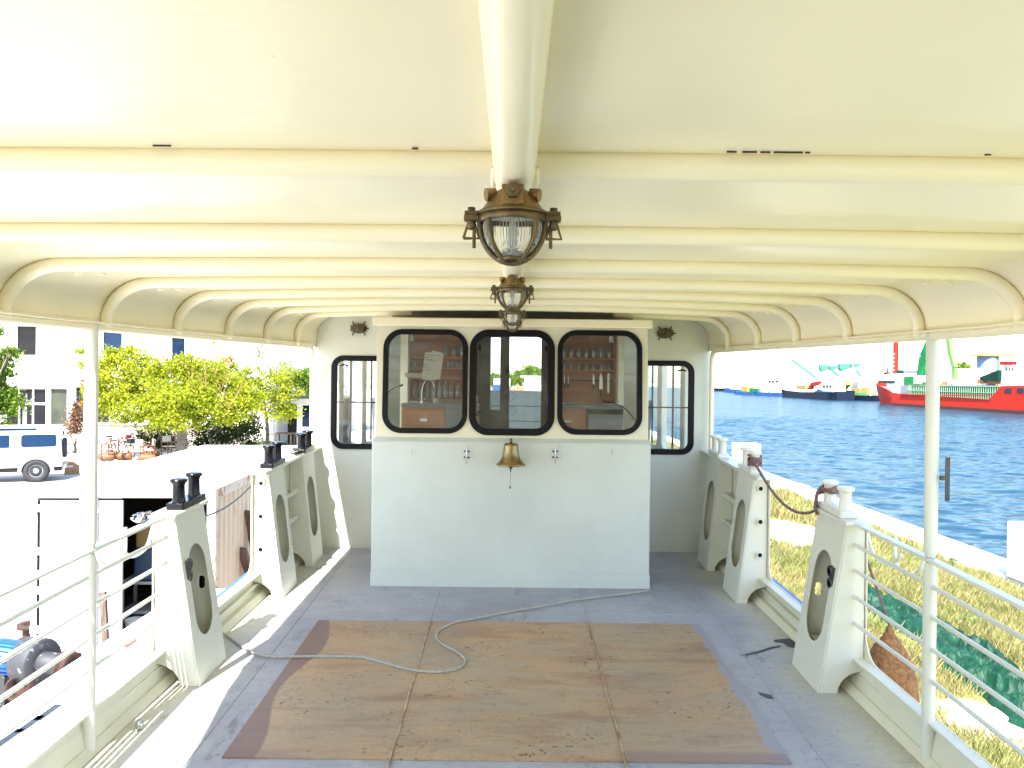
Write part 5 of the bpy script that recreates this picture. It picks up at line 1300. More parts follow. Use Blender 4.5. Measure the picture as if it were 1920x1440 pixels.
f = MB(); f.box(-.09, .012, -.01, .10, 0, ctop - .001); f.box(-cw - .012, -cw + .07, -.01, .10, 0, ctop - .001)
f.box(-cw, 0, 0, .09, ctop - .12, ctop - .002); f.box(-cw, 0, 0, .09, 0, .16)
f.box(-.04, .014, .1, L_, ctop - .14, ctop - .003); f.box(-.04, .012, .1, L_, 0, .15); f.box(-cw - .012, -cw + .04, .1, L_, ctop - .14, ctop - .003); f.box(-cw, -cw + .04, .1, L_, 0, .15)
f.box(-.09, .012, L_ - .1, L_, 0, ctop - .002); f.box(-cw - .01, -cw + .07, L_ - .1, L_, 0, ctop - .002)
lpart('frame', f, M['container'], cnt, bevel=.008)
lpart('rear_panel', MB().box(-cw + .07, -.09, L_ - .08, L_ - .04, .1, ctop - .1), M['container_side'], cnt)
lpart('floor_panel', MB().box(-cw + .04, -.04, .09, L_ - .08, .10, .16), M['old_wood'], cnt)
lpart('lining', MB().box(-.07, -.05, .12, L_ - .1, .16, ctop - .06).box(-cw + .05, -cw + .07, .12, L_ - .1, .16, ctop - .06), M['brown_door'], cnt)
dxs = PX(237, CY) - P(402, 912, CY).x
dr_ = MB().box(-cw + .11, dxs - .42, -.03, .02, .17, ctop - .15); dr_.box(dxs - .40, dxs, -.03, .02, .17, ctop - .15)
door = lpart('door', dr_, M['container'], cnt, bevel=.006)
for x in (dxs - .50, dxs - .30): lpart('lock_bar', MB().tube([(x, -.05, .2), (x, -.05, ctop - .1)], .014, 8), M['grey_metal'], door)
for x in (dxs - .50, dxs - .30):
    for z in (.8, 1.4, 2.0): lpart('bracket', MB().box(x - .035, x + .035, -.065, -.031, z, z + .05), M['container'], door)
lpart('door_seal', MB().box(-cw + .07, -cw + .105, -.02, .02, .25, ctop - .16), M['rubber'], door)
for z in (.45, .95, 1.45, 2.0): lpart('hinge', MB().box(-cw + .0, -cw + .12, -.045, -.011, z, z + .09), M['container'], door)
lpart('drip_rail', MB().box(-cw, dxs, -.035, .0, ctop - .12, ctop - .09), M['grey_metal'], cnt)
def cthing(name, mb, m, label, cat, x, y, z, group=None, bevel=0):
    o = mb.build(name, m, None, bevel=bevel); p = Matrix.Rotation(-th, 4, 'Z') @ Vector((x, y, z)); o.location = Vector(cnt.location) + p; o.rotation_euler = (0, 0, -th); return tag(o, label, cat, group)
# goods inside the open door
cthing('storage_crate', MB().box(-.2, .2, -.15, .15, 0, .3), mat('yellow_plastic', (.16, .11, .03), .6), 'yellow crate high inside the open container', 'crate', -1.0, .7, 1.42, bevel=.02)
cthing('storage_crate', MB().box(-.22, .22, -.18, .18, 0, .42), mat('dull_blue_plastic', (.01, .03, .06), .6), 'dull blue crate inside the open container under the yellow one', 'crate', -1.0, .72, .98, bevel=.02)
cthing('storage_rack', MB().box(-.45, .45, -.25, .25, .76, .80).box(-.45, .45, -.25, .25, .36, .40).box(-.45, -.41, -.25, -.21, 0, .8).box(.41, .45, -.25, -.21, 0, .8).box(-.45, -.41, .21, .25, 0, .8).box(.41, .45, .21, .25, 0, .8), M['grey_metal'], 'grey metal rack inside the open container', 'rack', -.95, .8, .161)
for i, (x, y, r_, h_, m_, lb) in enumerate(((-1.15, .45, .14, .30, 'interior', 'white paint bucket at the door sill of the open container'), (-.85, .5, .12, .26, 'grey_metal', 'grey bucket beside the white one in the container'))):
    cthing('bucket', MB().lathe([(r_ * .8, 0), (r_, h_), (r_ * 1.06, h_), (r_ * 1.06, h_ + .015), (r_ * .95, h_ + .015), (r_ * .76, .02), (0, .02)], (0, 0, 0), 18), M[m_], lb, 'bucket', x, y, .161 if False else .165)
# planks leaning on its side
for i, (py0, py1, pxa, pxb, lb) in enumerate(((958, 1085, 462, 478, 'taller dark plank leaning on the rusty container side'), (1028, 1100, 452, 468, 'shorter dark plank leaning on the rusty container side'))):
    Yp = 12.3 - .3 * i; a = P(pxa, py0, Yp); b_ = Vector((a.x + .25, Yp + .55, 0.0))
    m_ = MB().bar(b_, a, .16, .05); tag(m_.build('plank', M['old_wood'], None, loc=b_), lb, 'plank', 'planks leaning on the container')
# pole by the container
pp = P(156, 850, CY - .12)
po = tag(empty('mooring_pole', (pp.x, CY - .12, 0)), 'weathered upright pole, painted white below, in front of the container', 'pole')
MB().tube([(pp.x, CY - .12, ctop - .04), (pp.x, CY - .12, pp.z)], .035, 12).build('upper_end', mat('grey_brown_wood', (.30, .23, .18), .8, var=.3, vscale=9), po)
MB().tube([(pp.x, CY - .12, 0), (pp.x, CY - .12, ctop - .041)], .035, 12).build('shaft', M['container'], po)
p0 = GD(203, 1298); p1 = P(193, 1110, p0.y + .1)
tag(MB().bar(p0, p1, .07, .05).build('wooden_prop', M['old_wood'], None, loc=p0), 'grey wooden prop standing on the quay behind the left stanchion', 'prop')
PZ_ = CZ - 1.72; pf_ = tag(empty('side_platform', (-2.27, 3.0, 0)), 'long white platform alongside the hull, outside the left guard rods', 'platform')
MB().box(-2.62, -1.84, -2.0, 6.7, PZ_ - .10, PZ_).build('platform_top', M['stucco'], pf_, bevel=.01)
for y in (-1.6, .8, 3.4, 6.2):
    for x in (-2.55, -2.05): MB().box(x - .03, x + .03, y - .03, y + .03, 0, PZ_ - .101).build('leg', M['grey_metal'], pf_)
rp_ = Vector((0, 0, CZ)) + ray(239, 1208) * ((PZ_ - CZ) / ray(239, 1208).z); MB().box(rp_.x - .03, rp_.x + .03, rp_.y - .06, rp_.y + .06, PZ_ + .001, PZ_ + .018).build('reflector', mat('red_reflector', (.30, .004, .004), .3), pf_)
for px, py in ((90, 1336), (56, 1358), (16, 1384)):
    q_ = Vector((0, 0, CZ)) + ray(px, py) * ((PZ_ - CZ) / ray(px, py).z); MB().box(q_.x - .02, q_.x + .02, q_.y - .10, q_.y + .10, PZ_ + .0005, PZ_ + .003).build('drain_slot', M['dark_steel'], pf_)
# drain patch: small manhole
mh = GD(42, 1157); tag(MB().lathe([(0.30, .001), (.30, .012), (0, .012)], mh, 28).build('manhole_cover', mat('manhole_grey', (.30, .28, .27), .8, var=.2), None, loc=mh), 'round grey manhole cover in the pale yard', 'manhole cover')

# ---- pump unit
pc = P(65, 1240, 9.0); pu = tag(empty('pump_unit', (pc.x, 9.0, 0)), 'scratched dark grey pump with blue motor on the quay beside the boat', 'pump')
Mg = rusty('scratched_grey', (.035, .037, .045), (.35, .35, .35), .6, thr=.60, scale=14, metal=.0)
RX = Matrix.Rotation(rad(90), 3, 'Y') ; RXx = Matrix.Rotation(rad(-18), 3, 'Z') @ RX
MB().lathe([(.10, -.13), (.24, -.13), (.255, -.10), (.255, .10), (.24, .13), (.10, .13)], pc, 32, RXx).build('volute', Mg, pu)
MB().lathe([(.12, .13), (.12, .42), (.0, .42)], pc, 26, RXx).build('suction_pipe', Mg, pu)
fl = MB().lathe([(.0, .42), (.17, .42), (.17, .455), (.13, .456), (.13, .50), (.155, .50), (.155, .54), (.10, .54), (.10, .50)], pc, 30, RXx); fl.build('flange', M['rust'], pu)
MB().lathe([(0, -.60), (.16, -.60), (.17, -.57), (.17, -.131), (0, -.131)], pc, 26, RXx).build('motor', mat('blue_motor', (.02, .16, .42), .45, var=.2), pu)
fn = MB()
for k in range(22):
    a = 2 * math.pi * k / 22; d_ = RXx @ Vector((math.cos(a), math.sin(a), 0)); ax = RXx @ Vector((0, 0, 1)); q0 = pc + d_ * .18 + ax * -.20; q1 = pc + d_ * .18 + ax * -.52
    fn.bar(q0, q1, .008, .03, up=d_)
fn.build('cooling_fins', M['blue_paint'], pu)
MB().box(pc.x - .55, pc.x + .35, 8.85, 9.15, 0, .10).box(pc.x - .12, pc.x + .14, 8.9, 9.1, .1, pc.z - .22).box(pc.x - .5, pc.x - .3, 8.95, 9.2, .1, pc.z - .12).build('base_frame', Mg, pu)
op = P(32, 1292, 8.75); MB().lathe([(.0, .1), (.11, .1), (.11, -.01), (.135, -.01), (.135, .3), (0, .3)], op, 26, Matrix.Rotation(rad(-100), 3, 'X')).build('outlet', M['rust'], pu)
f2 = GD(60, 1205); tag(MB().lathe([(.10, 0), (.2, 0), (.2, .05), (.12, .051), (.12, .22), (.19, .22), (.19, .27), (.10, .27), (.10, 0)], (f2.x, f2.y, f2.z + .001), 26).build('rusty_flange', M['rust'], None, loc=f2), 'rusty flanged pipe piece lying behind the pump', 'pipe piece')

# ---- chairs, buoys, bicycles by the wall
def chair():
    r = empty('folding_chair')
    for sy in (-.27, .27):
        MB().bar((-.24, sy, 0), (-.24, sy, .62), .04, .04).build('leg', M['teak'], r); MB().bar((.24, sy, 0), (.24, sy, .90), .04, .04).build('leg', M['teak'], r)
        MB().bar((-.27, sy, .62), (.27, sy, .62), .055, .03).build('armrest', M['teak'], r)
    MB().bar((-.24, -.27, .12), (-.24, .27, .12), .035, .035).bar((-.24, -.27, .36), (-.24, .27, .36), .035, .035).build('stretcher', M['teak'], r)
    MB().hexa([(-.24, -.25, .40), (.24, -.25, .40), (.24, .25, .40), (-.24, .25, .40), (-.24, -.25, .42), (.24, -.25, .42), (.24, .25, .42), (-.24, .25, .42)]).build('seat', M['canvas'], r)
    MB().hexa([(.23, -.27, .62), (.27, -.27, .62), (.27, .27, .62), (.23, .27, .62), (.26, -.27, .90), (.29, -.27, .90), (.29, .27, .90), (.26, .27, .90)]).build('backrest', M['canvas'], r)
    return r
c0 = None
for px, py, rz, lb in ((256, 860, 2.0, 'teak folding chair with white canvas back beside the bicycle'), (276, 858, .6, 'teak folding chair half turned, right of the bicycle'), (206, 856, 1.0, 'teak folding chair right behind the left stanchion'),
                       (318, 850, 2.6, 'pale canvas chair nearest the maple trunk'), (290, 838, 1.6, 'shaded folding chair by the dark shrub'), (312, 838, 1.3, 'shaded chair with white sling behind the canvas chairs')):
    o = chair() if c0 is None else copy_tree(c0); c0 = c0 or o; p = GD(px, py + 3); o.location = p; o.rotation_euler = (0, 0, rz); tag(o, lb, 'chair', 'folding chairs in the yard')
M['orange'] = mat('faded_orange_plastic', (.22, .075, .018), .6, c2=(.13, .055, .02), vscale=5)
for i, (px, py, rz) in enumerate(((200, 864, .3), (214, 861, 1.2), (232, 863, .1), (205, 855, 2.0), (276, 866, .2), (284, 858, .5))):
    p = GD(px, py); r_ = .17; o = MB().lathe([(0, -.36), (.05, -.36), (.12, -.31), (r_, -.2), (r_, .2), (.12, .31), (.05, .36), (0, .36)], (0, 0, r_), 18, Matrix.Rotation(rad(90), 3, 'Y')).build('buoy', M['orange'])
    o.location = p; o.rotation_euler = (0, 0, rz); tag(o, ['faded orange buoy lying nearest the left stanchion', 'faded orange buoy leaning under the bicycles', 'faded orange buoy lying right of the bicycle wheel', 'faded orange buoy behind the other buoys', 'orange buoy lying before the right teak chair', 'orange buoy lying farthest right by the chairs'][i], 'buoy', 'orange buoys in the yard')
def bike(m):
    r = empty('bicycle')
    for x in (-.52, .52):
        w_ = MB().tube([(x + .33 * math.cos(t), 0, .34 + .33 * math.sin(t)) for t in [2 * math.pi * k / 24 for k in range(25)]], .018, 6, caps=False).build('wheel', M['tyre'], r)
        sp2 = MB()
        for k in range(8): t = math.pi * k / 8; sp2.tube([(x + .31 * math.cos(t), 0, .34 + .31 * math.sin(t)), (x - .31 * math.cos(t), 0, .34 - .31 * math.sin(t))], .003, 4)
        sp2.build('spokes', M['steel'], w_)
    f_ = MB(); A = {'r': (-.52, 0, .34), 'b': (-.08, 0, .30), 's': (-.2, 0, .82), 'h': (.36, 0, .84), 'f': (.52, 0, .34)}
    for a, b in ('rb', 'rs', 'bs', 'bh', 'sh', 'hf'): f_.tube([A[a], A[b]], .018, 6)
    f_.build('frame', m, r); MB().tube([(.36, 0, .84), (.33, 0, .98), (.30, -.25, 1.02)], .014, 6).tube([(.33, 0, .98), (.30, .25, 1.02)], .014, 6).build('handlebar', M['tyre'], r)
    MB().obox((-.22, 0, .92), (.26, .13, .06)).build('saddle', M['tyre'], r, bevel=.02); MB().obox((.62, 0, .86), (.22, .28, .2)).build('basket', m, r); return r
for px, py, m_, rz, lb in ((222, 865, M['black_paint'], 1.1, 'black bicycle among the orange buoys'), (127, 846, M['black_paint'], 2.6, 'black bicycle standing beyond the rear of the van'), (214, 855, mat('red_bike_paint', (.25, .008, .015), .5), .7, 'red bicycle behind the black one')):
    o = bike(m_); o.location = GD(px, py); o.rotation_euler = (0, 0, rz); tag(o, lb, 'bicycle', 'bicycles in the yard')

# =================================================================== STARBOARD SHORE
def meadow_mat():
    return mat('meadow_soil', (0.36, 0.31, 0.10), .95, c2=(.20, .24, .06), vscale=.9, bump=.5, bscale=12, detail=8)
sm_ = MB().add([(2.2, -10, .004), (9.15, -10, .004), (9.15, 90, .004), (2.2, 90, .004)], [(0, 1, 2, 3)]); struct(sm_.build('meadow', meadow_mat()))
patches = [(GD(1478, 1003), 1.15, 2.2), (GD(1853, 1366), .5, .8), (GD(1452, 912), 1.2, 3.0), (GD(1500, 1003), .9, 1.2)]
def clear(x, y):
    for c, rx, ry in patches:
        if ((x - c.x) / rx) ** 2 + ((y - c.y) / ry) ** 2 < 1.0: return True
    return 5.55 < x < 6.75 and 7 < y < 14.6
pm_ = MB()
for c, rx, ry in patches:
    n = 30; pm_.add([(c.x + rx * 1.06 * math.cos(2 * math.pi * k / n) * (1 + .12 * math.sin(3 * k)), c.y + ry * 1.06 * math.sin(2 * math.pi * k / n) * (1 + .1 * math.cos(5 * k)), .009 + .0045 * patches.index((c, rx, ry))) for k in range(n)], [tuple(range(n))])
struct(pm_.build('bare_patches', mat('pale_gravel', (.66, .62, .54), .95, var=.3, vscale=6, bump=.6, bscale=30)))
rg_ = np.random.default_rng(5); V = []
def blades(n, x0, x1, y0, y1, hmin, hmax, wd, pw=1.0):
    out = []
    xs = rg_.uniform(x0, x1, n); yy = y0 + (y1 - y0) * rg_.uniform(0, 1, n) ** pw
    for x, y in zip(xs, yy):
        if clear(x, y): continue
        k = 9; ph = math.sin(x * 1.7 + y * .9) * .5 + math.sin(y * 2.3 - x) * .5; h = (hmin + (hmax - hmin) * rg_.uniform(.2, 1, k)) * (1 + .35 * ph)
        a = rg_.uniform(0, 6.283, k); bx_ = x + rg_.normal(0, .07, k); by_ = y + rg_.normal(0, .07, k); ln_ = rg_.uniform(.1, .75, k) * h
        s_ = 1 + max(0, y - 8) * .05; ww = wd * s_
        dx, dy = np.cos(a), np.sin(a)
        q = np.stack([np.stack([bx_ - dy * ww, by_ + dx * ww, np.full(k, .003)], 1), np.stack([bx_ + dy * ww, by_ - dx * ww, np.full(k, .003)], 1),
                      np.stack([bx_ + dx * ln_ + dy * ww * .2, by_ + dy * ln_ - dx * ww * .2, h], 1), np.stack([bx_ + dx * ln_ * .5 - dy * ww, by_ + dy * ln_ * .5 + dx * ww, h * .62], 1)], 1)
        out.append(q.reshape(-1, 3))
    return np.concatenate(out)
V = np.concatenate([blades(24000, 2.4, 9.1, 4, 18, .06, .27, .0032), blades(12000, 3.0, 9.1, 18, 48, .08, .34, .0055)])
nq = len(V) // 4; me = bpy.data.meshes.new('grass'); me.vertices.add(len(V)); me.vertices.foreach_set('co', V.ravel().astype(np.float32))
me.loops.add(nq * 4); me.loops.foreach_set('vertex_index', np.arange(nq * 4, dtype=np.int32)); me.polygons.add(nq)
me.polygons.foreach_set('loop_start', np.arange(0, nq * 4, 4, dtype=np.int32)); me.polygons.foreach_set('loop_total', np.full(nq, 4, dtype=np.int32)); me.update(calc_edges=True)
me.materials.append(leaf_mat('dry_grass', [(0.0, (.13, .18, .05)), (.3, (.25, .27, .09)), (.6, (.36, .33, .145)), (.85, (.34, .25, .11)), (1.0, (.50, .47, .32))], .3))
go = bpy.data.objects.new('grass', me); col.objects.link(go); tag(go, 'tall dry yellow-green grass on the quay strip by the water', 'grass', kind='stuff')
wr_ = random.Random(13); wd_ = leaves([((wr_.uniform(3.6, 8.8), 6.5 + 36 * wr_.random() ** 1.5, .10), wr_.uniform(.2, .7), wr_.uniform(.3, .9), .10, wr_.randint(3, 8)) for k in range(38)], .06, 22, 0, .13, 77)
wd_.materials.append(leaf_mat('pale_weed_leaves', [(0.0, (.10, .16, .05)), (.5, (.20, .28, .09)), (1.0, (.32, .36, .16))])); wo = bpy.data.objects.new('weeds', wd_); col.objects.link(wo); tag(wo, 'leafy green weeds growing through the dry grass', 'weeds', kind='stuff')
# green tarpaulin
from mathutils import noise as mn
NX, NY = 44, 260; V = []
def fold(x, y):
    a_ = 1 - abs(mn.noise(Vector((x * 2.2, y * 1.3, 3.1)))) * 2.2; b_ = 1 - abs(mn.noise(Vector((x * 5.1 + 4, y * 4.1, 8.7)))) * 2.2; c_ = 1 - abs(mn.noise(Vector((x * 11, y * 10, 1.2)))) * 2
    return .15 * max(a_, 0) ** 1.6 + .075 * max(b_, 0) ** 1.5 + .025 * max(c_, 0)
for j in range(NY + 1):
    y = 7.2 + 7.3 * j / NY; cx = 6.15 + .12 * math.sin(y * 1.7); hw_ = .50 + .12 * math.sin(y * 2.9 + 1) + .07 * mn.noise(Vector((0, y * 4, 0)))
    for i in range(NX + 1):
        t = -1 + 2 * i / NX; x = cx + hw_ * t
        V.append((x + .03 * mn.noise(Vector((x * 6, y * 6, 5))), y + .03 * mn.noise(Vector((x * 6, y * 6, 9))), .012 + fold(x, y) * (1 - t ** 4) ** .7 + .05 * (1 - t * t)))
tpm = MB().add(V, [(j * (NX + 1) + i, j * (NX + 1) + i + 1, (j + 1) * (NX + 1) + i + 1, (j + 1) * (NX + 1) + i) for j in range(NY) for i in range(NX)])
tag(tpm.build('tarpaulin', mat('green_tarpaulin', (.003, .050, .024), .55, c2=(.002, .026, .015), vscale=3, spec=.25), None, loc=(6.15, 11, 0)), 'crumpled green tarpaulin lying in the dry grass', 'tarpaulin')
# blocks on the quay edge
for (px0, px1, py0, Yb, lb) in ((1372, 1427, 832, 31.0, 'tall white concrete block on the quay edge, behind the bollards'), (1887, 1935, 987, 14.6, 'white concrete block on the quay edge at the far right')):
    a = P(px0, py0, Yb + .6).x; b_ = min(max(P(px1, py0, Yb).x, a + .6), 10.05); z = P(px0, py0, Yb).z
    tag(MB().box(a, b_, Yb, Yb + .6, .221, z).build('quay_block', M['stucco'], None, bevel=.03, loc=((a + b_) / 2, Yb, .22)), lb, 'concrete block', 'concrete blocks on the quay edge')

# =================================================================== FAR SIDE OF THE HARBOUR
fq = MB(); pl = [(112, 60), (112, 260), (128, 360), (150, 560), (60, 900), (-200, 1000), (-200, 1200), (1200, 1200), (1200, 60)]
fq.plate(pl, [], lambda u, v, w_: (u, v, -3 + w_), 3.3); struct(fq.build('far_quay', mat('far_quay_concrete', (.55, .53, .50), .9, var=.15, vscale=.05)))
class Berth:
    def __init__(s, pa, pb_, W=0.0):
        s.A = GD(*pa, WZ); s.B = GD(*pb_, WZ)
        for _ in range(3):
            d0 = (s.B - GD(*pa, WZ) + (getattr(s, 'n', Vector((0, 0, 0))) * W / 2)).normalized(); s.n = Vector((-d0.y, d0.x, 0))
        s.A = GD(*pa, WZ) - s.n * W / 2; s.B = s.A + d0 * 10
        s.d = (s.B - s.A).normalized(); s.n = Vector((-s.d.y, s.d.x, 0)); s.rz = math.atan2(s.d.y, s.d.x)
    def pt(s, px, off=0.0):
        r = ray(px, 720); o = s.A + s.n * off; # solve o + t d parallel to r in plan
        t = (o.x * r.y - o.y * r.x) / (s.d.y * r.x - s.d.x * r.y); q_ = o + s.d * t; return t, q_
    def s(s_, px, off=0.0): return s_.pt(px, off)[0]
    def z(s_, px, py, off=0.0): return P(px, py, s_.pt(px, off)[1].y).z - WZ
def hull(be, root, tops, W, m, flare=.6, name='hull', L=None):
    """tops: list of (px, py) of the bulwark top; local x to the stern, y=0 is the near side"""
    st = [(be.s(px), be.z(px, py)) for px, py in tops]; b = MB()
    for _ in range(4):                                   # the bow narrows towards the centre line
        l0, l1 = st[0][0], st[-1][0]; st2 = []
        for (px, py), (x, z) in zip(tops, st):
            t = max(0, (x - l0) / (l1 - l0)); off = W / 2 * (1 - (min(1.0, (t / .18) ** .55) if t < .18 else 1)); st2.append((be.s(px, off), be.z(px, py, off)))
        st = st2; V = []; n = 5; Lx = st[-1][0]; x0 = st[0][0]
    out = []
    xs = sorted(set([x0 + (Lx - x0) * k / 24 for k in range(25)] + [a for a, _ in st]))
    for x in xs:
        zt_ = float(np.interp(x, [a for a, _ in st], [c for _, c in st])); t = (x - x0) / (Lx - x0)
        hb_ = W / 2 * min(1.0, (max(t, .0) / .18) ** .55 if t < .18 else 1.0) * (1 if t < .93 else 1 - .25 * (t - .93) / .07)
        hw_ = W / 2 * min(1.0, (max(t - .015, 0) / .22) ** .7 if t < .235 else 1.0) * (1 if t < .93 else 1 - .3 * (t - .93) / .07)
        out.append((x, zt_, hb_, hw_))
    for x, zt_, hb_, hw_ in out:
        xo = 0 if x > x0 + 3 else (1 - (x - x0) / 3) * flare * 2
        row = [(x + xo, -hw_, -.6), (x + xo, -hw_, .25), (x + xo * .5, -(hw_ * .35 + hb_ * .65), zt_ * .6), (x, -hb_, zt_), (x, -hb_ + .25 if hb_ > .3 else 0, zt_)]
        V += [(a, c + W / 2, d_) for a, c, d_ in row] + [(a, -c + W / 2, d_) for a, c, d_ in row]
    k = 10; Fc = []
    for i in range(len(out) - 1):
        for j in range(4):
            for o_ in (0, 5): Fc.append((i * k + o_ + j, i * k + o_ + j + 1, (i + 1) * k + o_ + j + 1, (i + 1) * k + o_ + j))
    e = (len(out) - 1) * k; Fc.append((e, e + 1, e + 2, e + 3, e + 8, e + 7, e + 6, e + 5)); Fc.append((0, 1, 2, 3, 8, 7, 6, 5))
    b.add(V, Fc); h = lpart(name, b, m, root)
    d_ = MB(); V = []
    for x, zt_, hb_, hw_ in out: V += [(x, W / 2 - hb_ * .97, zt_ - .9), (x, W / 2 + hb_ * .97, zt_ - .9)]
    d_.add(V, [(2 * i, 2 * i + 1, 2 * i + 3, 2 * i + 2) for i in range(len(out) - 1)]); lpart('deck', d_, M['grey_metal'], root); return h
def sbox(be, root, name, px0, px1, py0, py1, off0, off1, m, bevel=0):
    a, b = be.s(px0, off0), be.s(px1, off0); pm = (px0 + px1) / 2; z1_, z0_ = be.z(pm, py0, off0), be.z(pm, py1, off0)
    return lpart(name, MB().box(min(a, b), max(a, b), off0, off1, z0_, z1_), m, root, bevel=bevel)
M['red_hull'] = rusty('red_ship_paint', (.46, .022, .010), (.16, .06, .04), .6, thr=.70, scale=.35)
M['navy_hull'] = rusty('navy_ship_paint', (.008, .013, .03), (.08, .08, .09), .6, thr=.72, scale=.5)
M['ship_white'] = mat('ship_white', (.78, .78, .76), .5)
M['ship_blue'] = mat('ship_blue', (.02, .085, .26), .6, var=.2, vscale=.4)
M['ship_green'] = mat('bright_green_paint', (.01, .22, .04), .6, c2=(.01, .13, .05), vscale=.6)
M['deep_green'] = mat('deep_green_paint', (.005, .04, .025), .6, var=.3, vscale=.5)
M['ship_yellow'] = mat('ship_yellow', (.38, .26, .07), .6, var=.2, vscale=.5)
M['crimson'] = mat('crimson_paint', (.35, .008, .015), .6)
M['ship_orange'] = mat('orange_paint', (.38, .15, .06), .5)
M['pale_green'] = mat('pale_sea_green_panel', (.05, .17, .125), .8, var=.15, vscale=.2)

for k_ in ('red_hull', 'navy_hull', 'ship_blue', 'ship_green', 'deep_green', 'crimson', 'ship_yellow', 'pale_green', 'ship_orange'): M[k_].node_tree.nodes['Principled BSDF'].inputs['Specular IOR Level'].default_value = .12
# red dredger
be = Berth((1657, 757), (1925, 777), 11.0); dg = empty('dredger_ship', be.A, be.rz); tag(dg, 'long red dredger ship with a green excavator boom on deck', 'ship'); dg.location.z = WZ
Wd = 11.0
hull(be, dg, [(1649, 717), (1656, 726), (1664, 731), (1672, 736), (1700, 740), (1760, 743), (1855, 749), (1876, 724), (1930, 723), (2010, 724)], Wd, M['red_hull'])
sbox(be, dg, 'bow_house', 1662, 1690, 701, 738, 1.5, Wd - 1.5, M['ship_white'], .1)
sbox(be, dg, 'bow_deck', 1646, 1674, 714, 718, 1.0, Wd - 1, M['deep_green'])
sbox(be, dg, 'grey_locker', 1688, 1704, 722, 738, .8, 3, M['grey_metal'])
sbox(be, dg, 'cabin', 1693, 1712, 706, 721, 2, 6, M['ship_green'], .05); sbox(be, dg, 'machine_house', 1713, 1724, 704, 720, 2, 7, M['ship_white'], .05)
a = be.s(1678.5, 4); ztp = be.z(1678.5, 632, 4); zb_ = be.z(1678.5, 702, 4)
sp3 = MB().box(a - .45, a + .45, 3.6, 4.5, zb_, ztp - .4); sp3.lathe([(.5, 0), (0, .5)], (a, 4.05, ztp - .4), 8); lpart('spud_pole', sp3, M['red_hull'], dg)
mk = MB()
for k in range(5): mk.box(a - .25, a + .25, 3.55, 3.59, zb_ + .8 + k * .95, zb_ + 1.25 + k * .95)
lpart('depth_marks', mk, M['ship_white'], dg)
# hopper coaming with its green railing
x0_, x1_ = be.s(1703, .5), be.s(1875, .5); zA, zB = be.z(1703, 744, .5), be.z(1703, 722, .5)
lpart('hopper_wall', MB().box(x0_, x1_, 1.1, 1.3, zA - .6, zB - .1), M['deep_green'], dg)
rl = MB(); rnp = 46
for k in range(rnp + 1): x = x0_ + (x1_ - x0_) * k / rnp; rl.box(x - .06, x + .06, .45, .57, zA - .5, zB)
for z in (zB - .06, (zA + zB) / 2, zA + .1): rl.box(x0_, x1_, .43, .59, z, z + .12)
lpart('hopper_railing', rl, mat('pale_green_rail', (.20, .36, .22), .6), dg)
def spt(px, py, off): return Vector((be.s(px, off), off, be.z(px, py, off)))
bm_ = MB()
def arm(pts, wds, off, dp):
    for i in range(len(pts) - 1):
        p, q_ = spt(*pts[i], off), spt(*pts[i + 1], off); t = (q_ - p).normalized(); up = Vector((t.z, 0, -t.x)); w0, w1 = wds[i] / 2, wds[i + 1] / 2
        bm_.hexa([p - up * w0 - Vector((0, dp / 2, 0)), p + up * w0 - Vector((0, dp / 2, 0)), q_ + up * w1 - Vector((0, dp / 2, 0)), q_ - up * w1 - Vector((0, dp / 2, 0)),
                  p - up * w0 + Vector((0, dp / 2, 0)), p + up * w0 + Vector((0, dp / 2, 0)), q_ + up * w1 + Vector((0, dp / 2, 0)), q_ - up * w1 + Vector((0, dp / 2, 0))])
arm([(1728, 720), (1727, 706), (1733, 672), (1745, 640), (1757, 606)], [1.2, 1.9, 2.6, 2.0, 1.4], 4, 1.2); lpart('main_boom', bm_, M['ship_green'], dg)
bm_ = MB(); arm([(1757, 606), (1776, 620), (1782, 660), (1790, 690), (1791, 720)], [1.4, 1.3, 1.2, 1.0, .7], 4, .8); lpart('stick_arm', bm_, mat('yellow_green_paint', (.12, .28, .06), .6), dg)
bm_ = MB(); bm_.tube([spt(1737, 672, 3.3), spt(1742, 690, 3.3), spt(1750, 700, 3.3)], .22, 8); lpart('hose', bm_, M['ship_white'], dg)
sbox(be, dg, 'turntable', 1722, 1737, 716, 723, 2.5, 6, M['ship_green'], .05)
sbox(be, dg, 'superstructure', 1877, 1960, 684, 724, 1.5, Wd - 1.5, M['ship_white'], .1); sbox(be, dg, 'bridge', 1905, 1990, 668, 685, 2, Wd - 2, M['ship_white'], .1)
sbox(be, dg, 'funnel_band', 1874, 1891, 678, 684, 1.0, 3, M['crimson'])
for px in (1885, 1892, 1897): sbox(be, dg, 'porthole', px, px + 1.6, 689, 695, 1.44, 1.49, M['win_dark'])
for px in (1884, 1907):
    sbox(be, dg, 'bulwark_window', px, px + 12, 728, 737, -.06, -.01, M['win_blue'])
p_, q_ = spt(1842, 710, 3), spt(1876, 697, 3); bm_ = MB(); bm_.hexa([p_ + Vector((0, -.5, -.3)), q_ + Vector((0, -.5, -1.8)), q_ + Vector((0, 1, -1.8)), p_ + Vector((0, 1, -.3)), p_ + Vector((0, -.5, .3)), q_ + Vector((0, -.5, .3)), q_ + Vector((0, 1, .3)), p_ + Vector((0, 1, .3))])
lpart('conveyor', bm_, M['deep_green'], dg)
